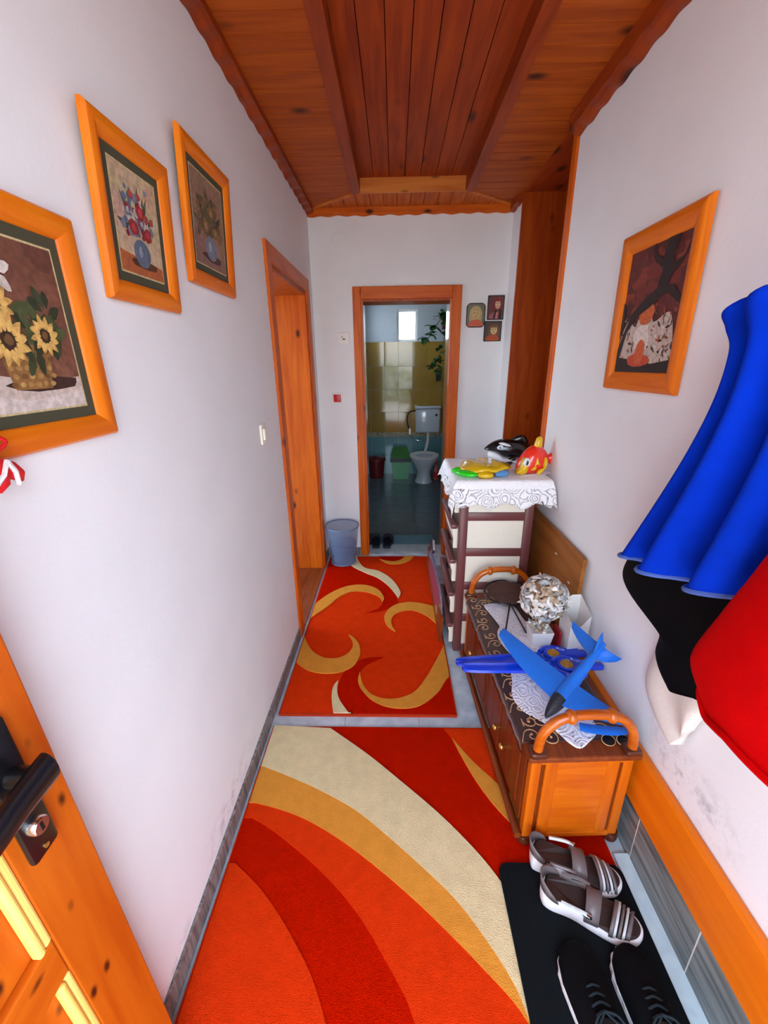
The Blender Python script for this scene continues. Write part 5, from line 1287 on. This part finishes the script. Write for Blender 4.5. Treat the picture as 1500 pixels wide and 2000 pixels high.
# ================================================================== SHOES ON THE MAT
SZ = MATZ + .001
wsole = plain('white_rubber', C(240, 240, 242), .45, var=.05, scale=8); grey_l = plain('grey_leather', C(112, 104, 104), .4, var=.2, scale=30); foot_d = plain('dark_footbed', C(50, 38, 36), .5, var=.3, scale=20); silver = plain('silver_strap', C(206, 216, 218), .3, var=.2, scale=50)
def band(xf, x0, x1, hw, zt, zb, m, name, t, th=.004):
    rings = []
    for i in range(13):
        a = PI * i / 12; y_ = hw * math.cos(a); z_ = zb + (zt - zb) * math.sin(a) ** .7
        s_ = (x1[0] - x0[0]) if False else 0
        f = (1 - math.cos(a)) / 2
        xa = x0[0] * (1 - f) + x0[1] * f; xb = x1[0] * (1 - f) + x1[1] * f
        rings.append([(xa, y_, z_), (xb, y_, z_)])
    MB(xf).ring_loft(rings, close=False, caps=False).build(name, m, t, 'all', solid=th)
def sandal(label, heel, toe, flip):
    d_ = Vector(toe) - Vector(heel); Ln = d_.length; W = .098
    xf = Matrix.Translation((heel[0], heel[1], SZ)) @ Matrix.Rotation(math.atan2(d_.y, d_.x), 4, 'Z') @ Matrix.Diagonal((1, -1 if flip else 1, 1, 1))
    t = thing('sandal', label, 'sandal', (heel[0] + d_.x / 2, heel[1] + d_.y / 2, SZ), 'grey sandals on the doormat')
    out = foot_outline(Ln, W); cxm = Ln / 2
    sc = lambda k: [(cxm + (p[0] - cxm) * k, p[1] * k) for p in out]
    def zt(x_): return .056 - .026 * max(0, min(1, (x_ / Ln - .25) / .4)) + .006 * max(0, (x_ / Ln - .85) / .15)
    rings = []
    for k, f in ((.93, 0), (1.0, .12), (1.015, .5), (1.0, .9), (.965, 1.0)):
        rings.append([(p[0], p[1], zt(p[0]) * f) for p in sc(k)])
    MB(xf).ring_loft(rings).build('sole', wsole, t, 50)
    MB(xf).ring_loft([[(p[0], p[1], zt(p[0]) + .0005) for p in sc(.95)], [(p[0], p[1], zt(p[0]) + .005) for p in sc(.91)]]).build('footbed', foot_d, t)
    zb = .030
    band(xf, (Ln * .66, Ln * .74), (Ln * .70, Ln * .775), .046, .066, .026, grey_l, 'toe_strap', t)
    for q in range(3): band(xf, (Ln * (.70 + .042 * q), Ln * (.775 + .042 * q)), (Ln * (.725 + .042 * q), Ln * (.80 + .042 * q)), .0455 - .002 * q, .066 - .004 * q, .026, silver if q != 1 else grey_l, 'toe_stripe', t)
    band(xf, (Ln * .82, Ln * .90), (Ln * .86, Ln * .93), .038, .054, .026, grey_l, 'toe_strap', t)
    band(xf, (Ln * .42, Ln * .44), (Ln * .56, Ln * .60), .043, .082, .036, grey_l, 'instep_strap', t)
    # heel counter and ankle strap
    hc = []
    for i in range(15):
        a = PI / 2 + PI * i / 14; hc.append([(.045 + .052 * math.cos(a), .040 * math.sin(a), .054), (.045 + .058 * math.cos(a), .041 * math.sin(a), .054 + .050 * math.sin(PI * i / 14) ** .6)])
    MB(xf).ring_loft(hc, close=False, caps=False).build('heel_counter', grey_l, t, 'all', solid=.004)
    MB(xf).tube(crom([(.05, .040, .070), (.10, .043, .072), (Ln * .47, .042, .066)]), .0055, 6).build('ankle_strap', silver, t, True)
    MB(xf).tube(crom([(.05, -.040, .070), (.10, -.043, .072), (Ln * .47, -.042, .066)]), .0055, 6).build('ankle_strap', grey_l, t, True)
    MB(xf).bbox(Ln * .43, Ln * .49, .041, .047, .058, .074, .002).build('buckle', 'chrome', t)
sandal('grey strappy sandal on a white platform sole, beside the cabinet foot', (.452, .936), (.708, .858), False)
sandal('grey strappy sandal on a white platform sole, touching the black sneakers', (.455, .838), (.706, .735), True)
def sneaker(label, xc, ytoe, ang, flip):
    xf = Matrix.Translation((xc, ytoe - .275, SZ)) @ Matrix.Rotation(PI / 2 + ang, 4, 'Z') @ Matrix.Diagonal((1, -1 if flip else 1, 1, 1))
    t = thing('sneaker', label, 'shoe', (xc, ytoe - .13, SZ), 'black sneakers on the doormat')
    Ln, W = .285, .120; out = foot_outline(Ln, W); cxm = Ln / 2
    sc = lambda k: [(cxm + (p[0] - cxm) * k, p[1] * k) for p in out]
    n_ = len(out)
    rings = []
    for k, z_ in ((.97, 0), (1.0, .006), (1.0, .020), (.975, .024)):
        rings.append([(p[0] + .0016 * (-1) ** i * (0 < z_ < .024), p[1] * (1 + .02 * (-1) ** i * (0 < z_ < .024)), z_) for i, p in enumerate(sc(k))])
    MB(xf).ring_loft(rings).build('sole', wsole, t)
    secs = slab_loft([(.004, .030, 0, .075), (.03, .040, 0, .098), (.08, .042, 0, .100), (.12, .046, 0, .098), (.16, .052, 0, .086), (.20, .057, 0, .072), (.24, .052, 0, .062), (.268, .036, 0, .052), (.280, .016, 0, .040)], .022)
    MB(xf).ring_loft(secs).build('upper', 'black_soft', t, 70)
    MB(xf).puff(smooth_closed([(.022, -.022), (.07, -.027), (.105, -.02), (.112, 0), (.105, .02), (.07, .027), (.022, .022)]), lambda u, v, n: (u, v, .1005 + n * .3), .01).build('collar_opening', 'black', t, 'all')
    for q in range(4):
        x_ = .115 + q * .018; z_ = .104 - q * .007
        MB(xf).tube(crom([(x_, -.022, z_ - .008), (x_ + .005, 0, z_), (x_, .022, z_ - .008)]), .0028, 6).build('lace', plain('lace_grey', C(38, 48, 54), .9, spec=.1) if 'lace_grey' not in bpy.data.materials else bpy.data.materials['lace_grey'], t, True)
    for sgn in (-1, 1): MB(xf).tube(crom([(.12, 0, .103), (.11, sgn * .02, .114), (.095, sgn * .035, .108), (.10, sgn * .022, .102), (.12, 0, .104)]), .0026, 6).build('lace', bpy.data.materials['lace_grey'], t, True)
sneaker('black sneaker with a white sole edge, beside the red rug', .502, .705, .03, False)
sneaker('black sneaker with a white sole edge, beside the slate tiles', .625, .702, -.06, True)

# ================================================================== COATS ON THE RIGHT WALL
def crs(curves, v):
    n = len(curves) - 1; f = v * n; i = min(int(f), n - 1); t = f - i
    a, b, c, d = curves[max(i - 1, 0)], curves[i], curves[i + 1], curves[min(i + 2, n)]
    return [0.5 * ((2 * q) + (r_ - p) * t + (2 * p - 5 * q + 4 * r_ - s_) * t * t + (3 * q - p - 3 * r_ + s_) * t ** 3) for p, q, r_, s_ in zip(a, b, c, d)]
def resample(pts, n):
    P = [Vector(p) for p in pts]; ds = [0]
    for a, b in zip(P, P[1:]): ds.append(ds[-1] + (b - a).length)
    out = []
    for k in range(n):
        d = ds[-1] * k / (n - 1)
        for i in range(len(P) - 1):
            if ds[i + 1] >= d - 1e-9: out.append(P[i].lerp(P[i + 1], (d - ds[i]) / max(ds[i + 1] - ds[i], 1e-9))); break
    return out
def drape(curves, xf0, depth, folds, amp, ph=0.0, nu=60, nv=44, sharp=1.0):
    """cloth hanging on the wall: rows of (y, z) curves from top to hem; xf0 is the wall-side x"""
    cs = [resample([Vector((y_, z_, 0)) for y_, z_ in c], nu) for c in curves]
    front, back = [], []
    for j in range(nv + 1):
        v = j / nv; row = crs(cs, v); fr, bk = [], []
        for i, p in enumerate(row):
            u = i / (nu - 1); e = max(0.0, math.sin(PI * min(max(u, 0), 1))) ** .35; ev = min(1, v * 6 + .3) 
            w = math.cos(u * folds * 2 * PI + ph + .6 * math.sin(v * 3)); w = math.copysign(abs(w) ** sharp, w)
            x_ = xf0 - depth * e * ev + amp * (.35 + .65 * v) * w * e
            fr.append((x_, p.x, p.y)); bk.append((xf0 + .002 * math.sin(u * 9), p.x, p.y))
        front.append(fr); back.append(bk)
    mb = MB(); n = nu; vs = [p for r_ in front for p in r_] + [p for r_ in back for p in r_]; o = (nv + 1) * n; fs = []
    for j in range(nv):
        for i in range(n - 1):
            a = j * n + i; fs.append((a, a + 1, a + n + 1, a + n)); fs.append((o + a, o + a + n, o + a + n + 1, o + a + 1))
        for i in (0, n - 1):
            a = j * n + i; fs.append((a, a + n, o + a + n, o + a))
    for i in range(n - 1):
        fs.append((i, i + 1, o + i + 1, o + i)); a = nv * n + i; fs.append((a, a + 1, o + a + 1, o + a))
    mb.add(vs, fs); hem = front[-1]
    return mb, hem
blue_f = plain('blue_fleece', C(4, 52, 196), .95, var=.15, scale=14, bump=.15, bscale=500, spec=.06); blue_t = plain('blue_trim', C(70, 104, 180), .6)
red_f = plain('red_fleece', C(206, 2, 4), .95, var=.12, scale=14, bump=.15, bscale=500, spec=.05); blk_f = plain('black_quilt', C(5, 5, 8), .8, var=.3, scale=12, spec=.1)
wht_f = plain('ivory_cloth', C(226, 218, 208), .7, var=.08, scale=10, bump=.15, bscale=40)
rack = thing('coat_rack', 'wooden wall rack carrying the coats on the right wall', 'coat rack', (RW, .5, 1.70))
MB().bbox(RW - .020, RW, .12, .80, 1.70, 1.78, .005).build('back_board', 'frame_y', rack)
for hy in (.25, .45, .62, .76):
    MB().tube(crom([(RW - .018, hy, 1.735), (RW - .06, hy, 1.72), (RW - .075, hy, 1.75)]), .005, 8).build('hook', 'brass', rack, True)

def near(curves, k): return [[(y_ * k, 1.6 + (z_ - 1.6) * k) for y_, z_ in c] for c in curves]
g_ = thing('blue_coat', 'royal blue fleece coat with a pale hem trim hanging on the right wall', 'coat', (.70, .85, 1.08))
curv = [[(.800, 1.718), (.75, 1.722), (.66, 1.725), (.55, 1.72)],
        [(.915, 1.688), (.84, 1.702), (.68, 1.71), (.52, 1.70)],
        [(.900, 1.655), (.82, 1.66), (.67, 1.67), (.50, 1.66)],
        [(.874, 1.610), (.80, 1.62), (.66, 1.63), (.50, 1.62)],
        [(.886, 1.505), (.80, 1.51), (.64, 1.51), (.50, 1.50)],
        [(.950, 1.345), (.82, 1.36), (.64, 1.37), (.50, 1.37)],
        [(1.090, 1.078), (.944, 1.112), (.845, 1.132), (.655, 1.190), (.50, 1.21)]]
mb, hem = drape(near(curv, 1.03), .690, .058, 3.4, .040, 2.6, nu=110, sharp=.7); mb.build('cloth', blue_f, g_, 'all')
MB().tube([(p[0] - .001, p[1], p[2] + .006) for p in hem], .0055, 6).build('hem_trim', blue_t, g_, True)
g_ = thing('black_jacket', 'black padded jacket hanging below the hem of the blue coat', 'jacket', (.755, .85, .83))
curv = [[(1.00, 1.30), (.80, 1.32), (.50, 1.32)], [(1.10, 1.15), (.80, 1.17), (.48, 1.17)], [(1.185, 1.015), (.9, 1.04), (.48, 1.05)], [(1.165, .950), (.9, .98), (.50, .98)], [(.985, .930), (.80, .93), (.52, .93)], [(.968, .850), (.80, .87), (.55, .92)], [(.912, .825), (.825, .838), (.768, .872), (.60, .94)]]
mb, hem = drape(near(curv, 1.05), .768, .062, 1.6, .012, .5); mb.build('cloth', blk_f, g_, 'all')
g_ = thing('ivory_trousers', 'ivory trousers hanging below the black jacket on the right wall', 'trousers', (.785, .9, .62))
curv = [[(1.00, 1.02), (.90, 1.03), (.78, 1.03)], [(1.025, .86), (.90, .88), (.785, .88)], [(1.05, .69), (.93, .74), (.80, .80)], [(.985, .625), (.92, .66), (.825, .765)], [(.890, .602), (.862, .625), (.845, .700)]]
mb, hem = drape(near(curv, 1.04), .805, .032, 1.4, .010, 1.0); mb.build('cloth', wht_f, g_, 'all')
g_ = thing('ivory_scarf', 'ivory cloth end peeking out below the red coat', 'scarf', (.785, .66, .8))
curv = [[(.76, 1.0), (.70, 1.0), (.60, 1.0)], [(.75, .90), (.69, .90), (.58, .92)], [(.70, .845), (.66, .835), (.58, .86)]]
mb, hem = drape(curv, .800, .020, 1.2, .005, 1.0); mb.build('cloth', wht_f, g_, 'all')
g_ = thing('red_coat', 'bright red fleece coat hanging in front of the black jacket', 'coat', (.68, .5, .95))
curv = [[(.60, 1.52), (.5, 1.54), (.25, 1.54)], [(.615, 1.40), (.5, 1.41), (.2, 1.41)], [(.655, 1.27), (.5, 1.29), (.15, 1.29)], [(.700, 1.15), (.5, 1.16), (.12, 1.16)], [(.742, 1.015), (.6, 1.05), (.1, 1.08)], [(.695, .975), (.63, .958), (.56, .985), (.3, 1.03), (.08, 1.04)]]
mb, hem = drape(near(curv, .94), .600, .062, 1.1, .012, .9); mb.build('cloth', red_f, g_, 'all')
MB().tube([(p[0] - .002, p[1], p[2]) for p in hem], .007, 6).build('hem', red_f, g_, True)

# ================================================================== OUTSIDE THE ENTRANCE
MB().box(-8, 9, -14, FRONT - .15, -.30, -.16).build('ground_outside', stone('yard_paving', C(196, 192, 184), C(160, 156, 148), None, freq=2, rough=.8), kind='structure')
hg = MB(); hr = random.Random(9)
for i in range(2600):
    p = Vector((hr.uniform(-4, 5), -8.5 + hr.uniform(-.5, .5), -.16 + hr.uniform(0, 1) ** 1.2 * 1.7)); leafmesh(hg, p, hr.uniform(.12, .26), hr)
hg.build('garden_hedge', plain('hedge_leaf', C(110, 150, 60), .6, var=.4, scale=3), kind='stuff', label='green leafy hedge out in the yard beyond the entrance', cat='hedge')

for o in bpy.data.objects:
    if '_o' in o: del o['_o']
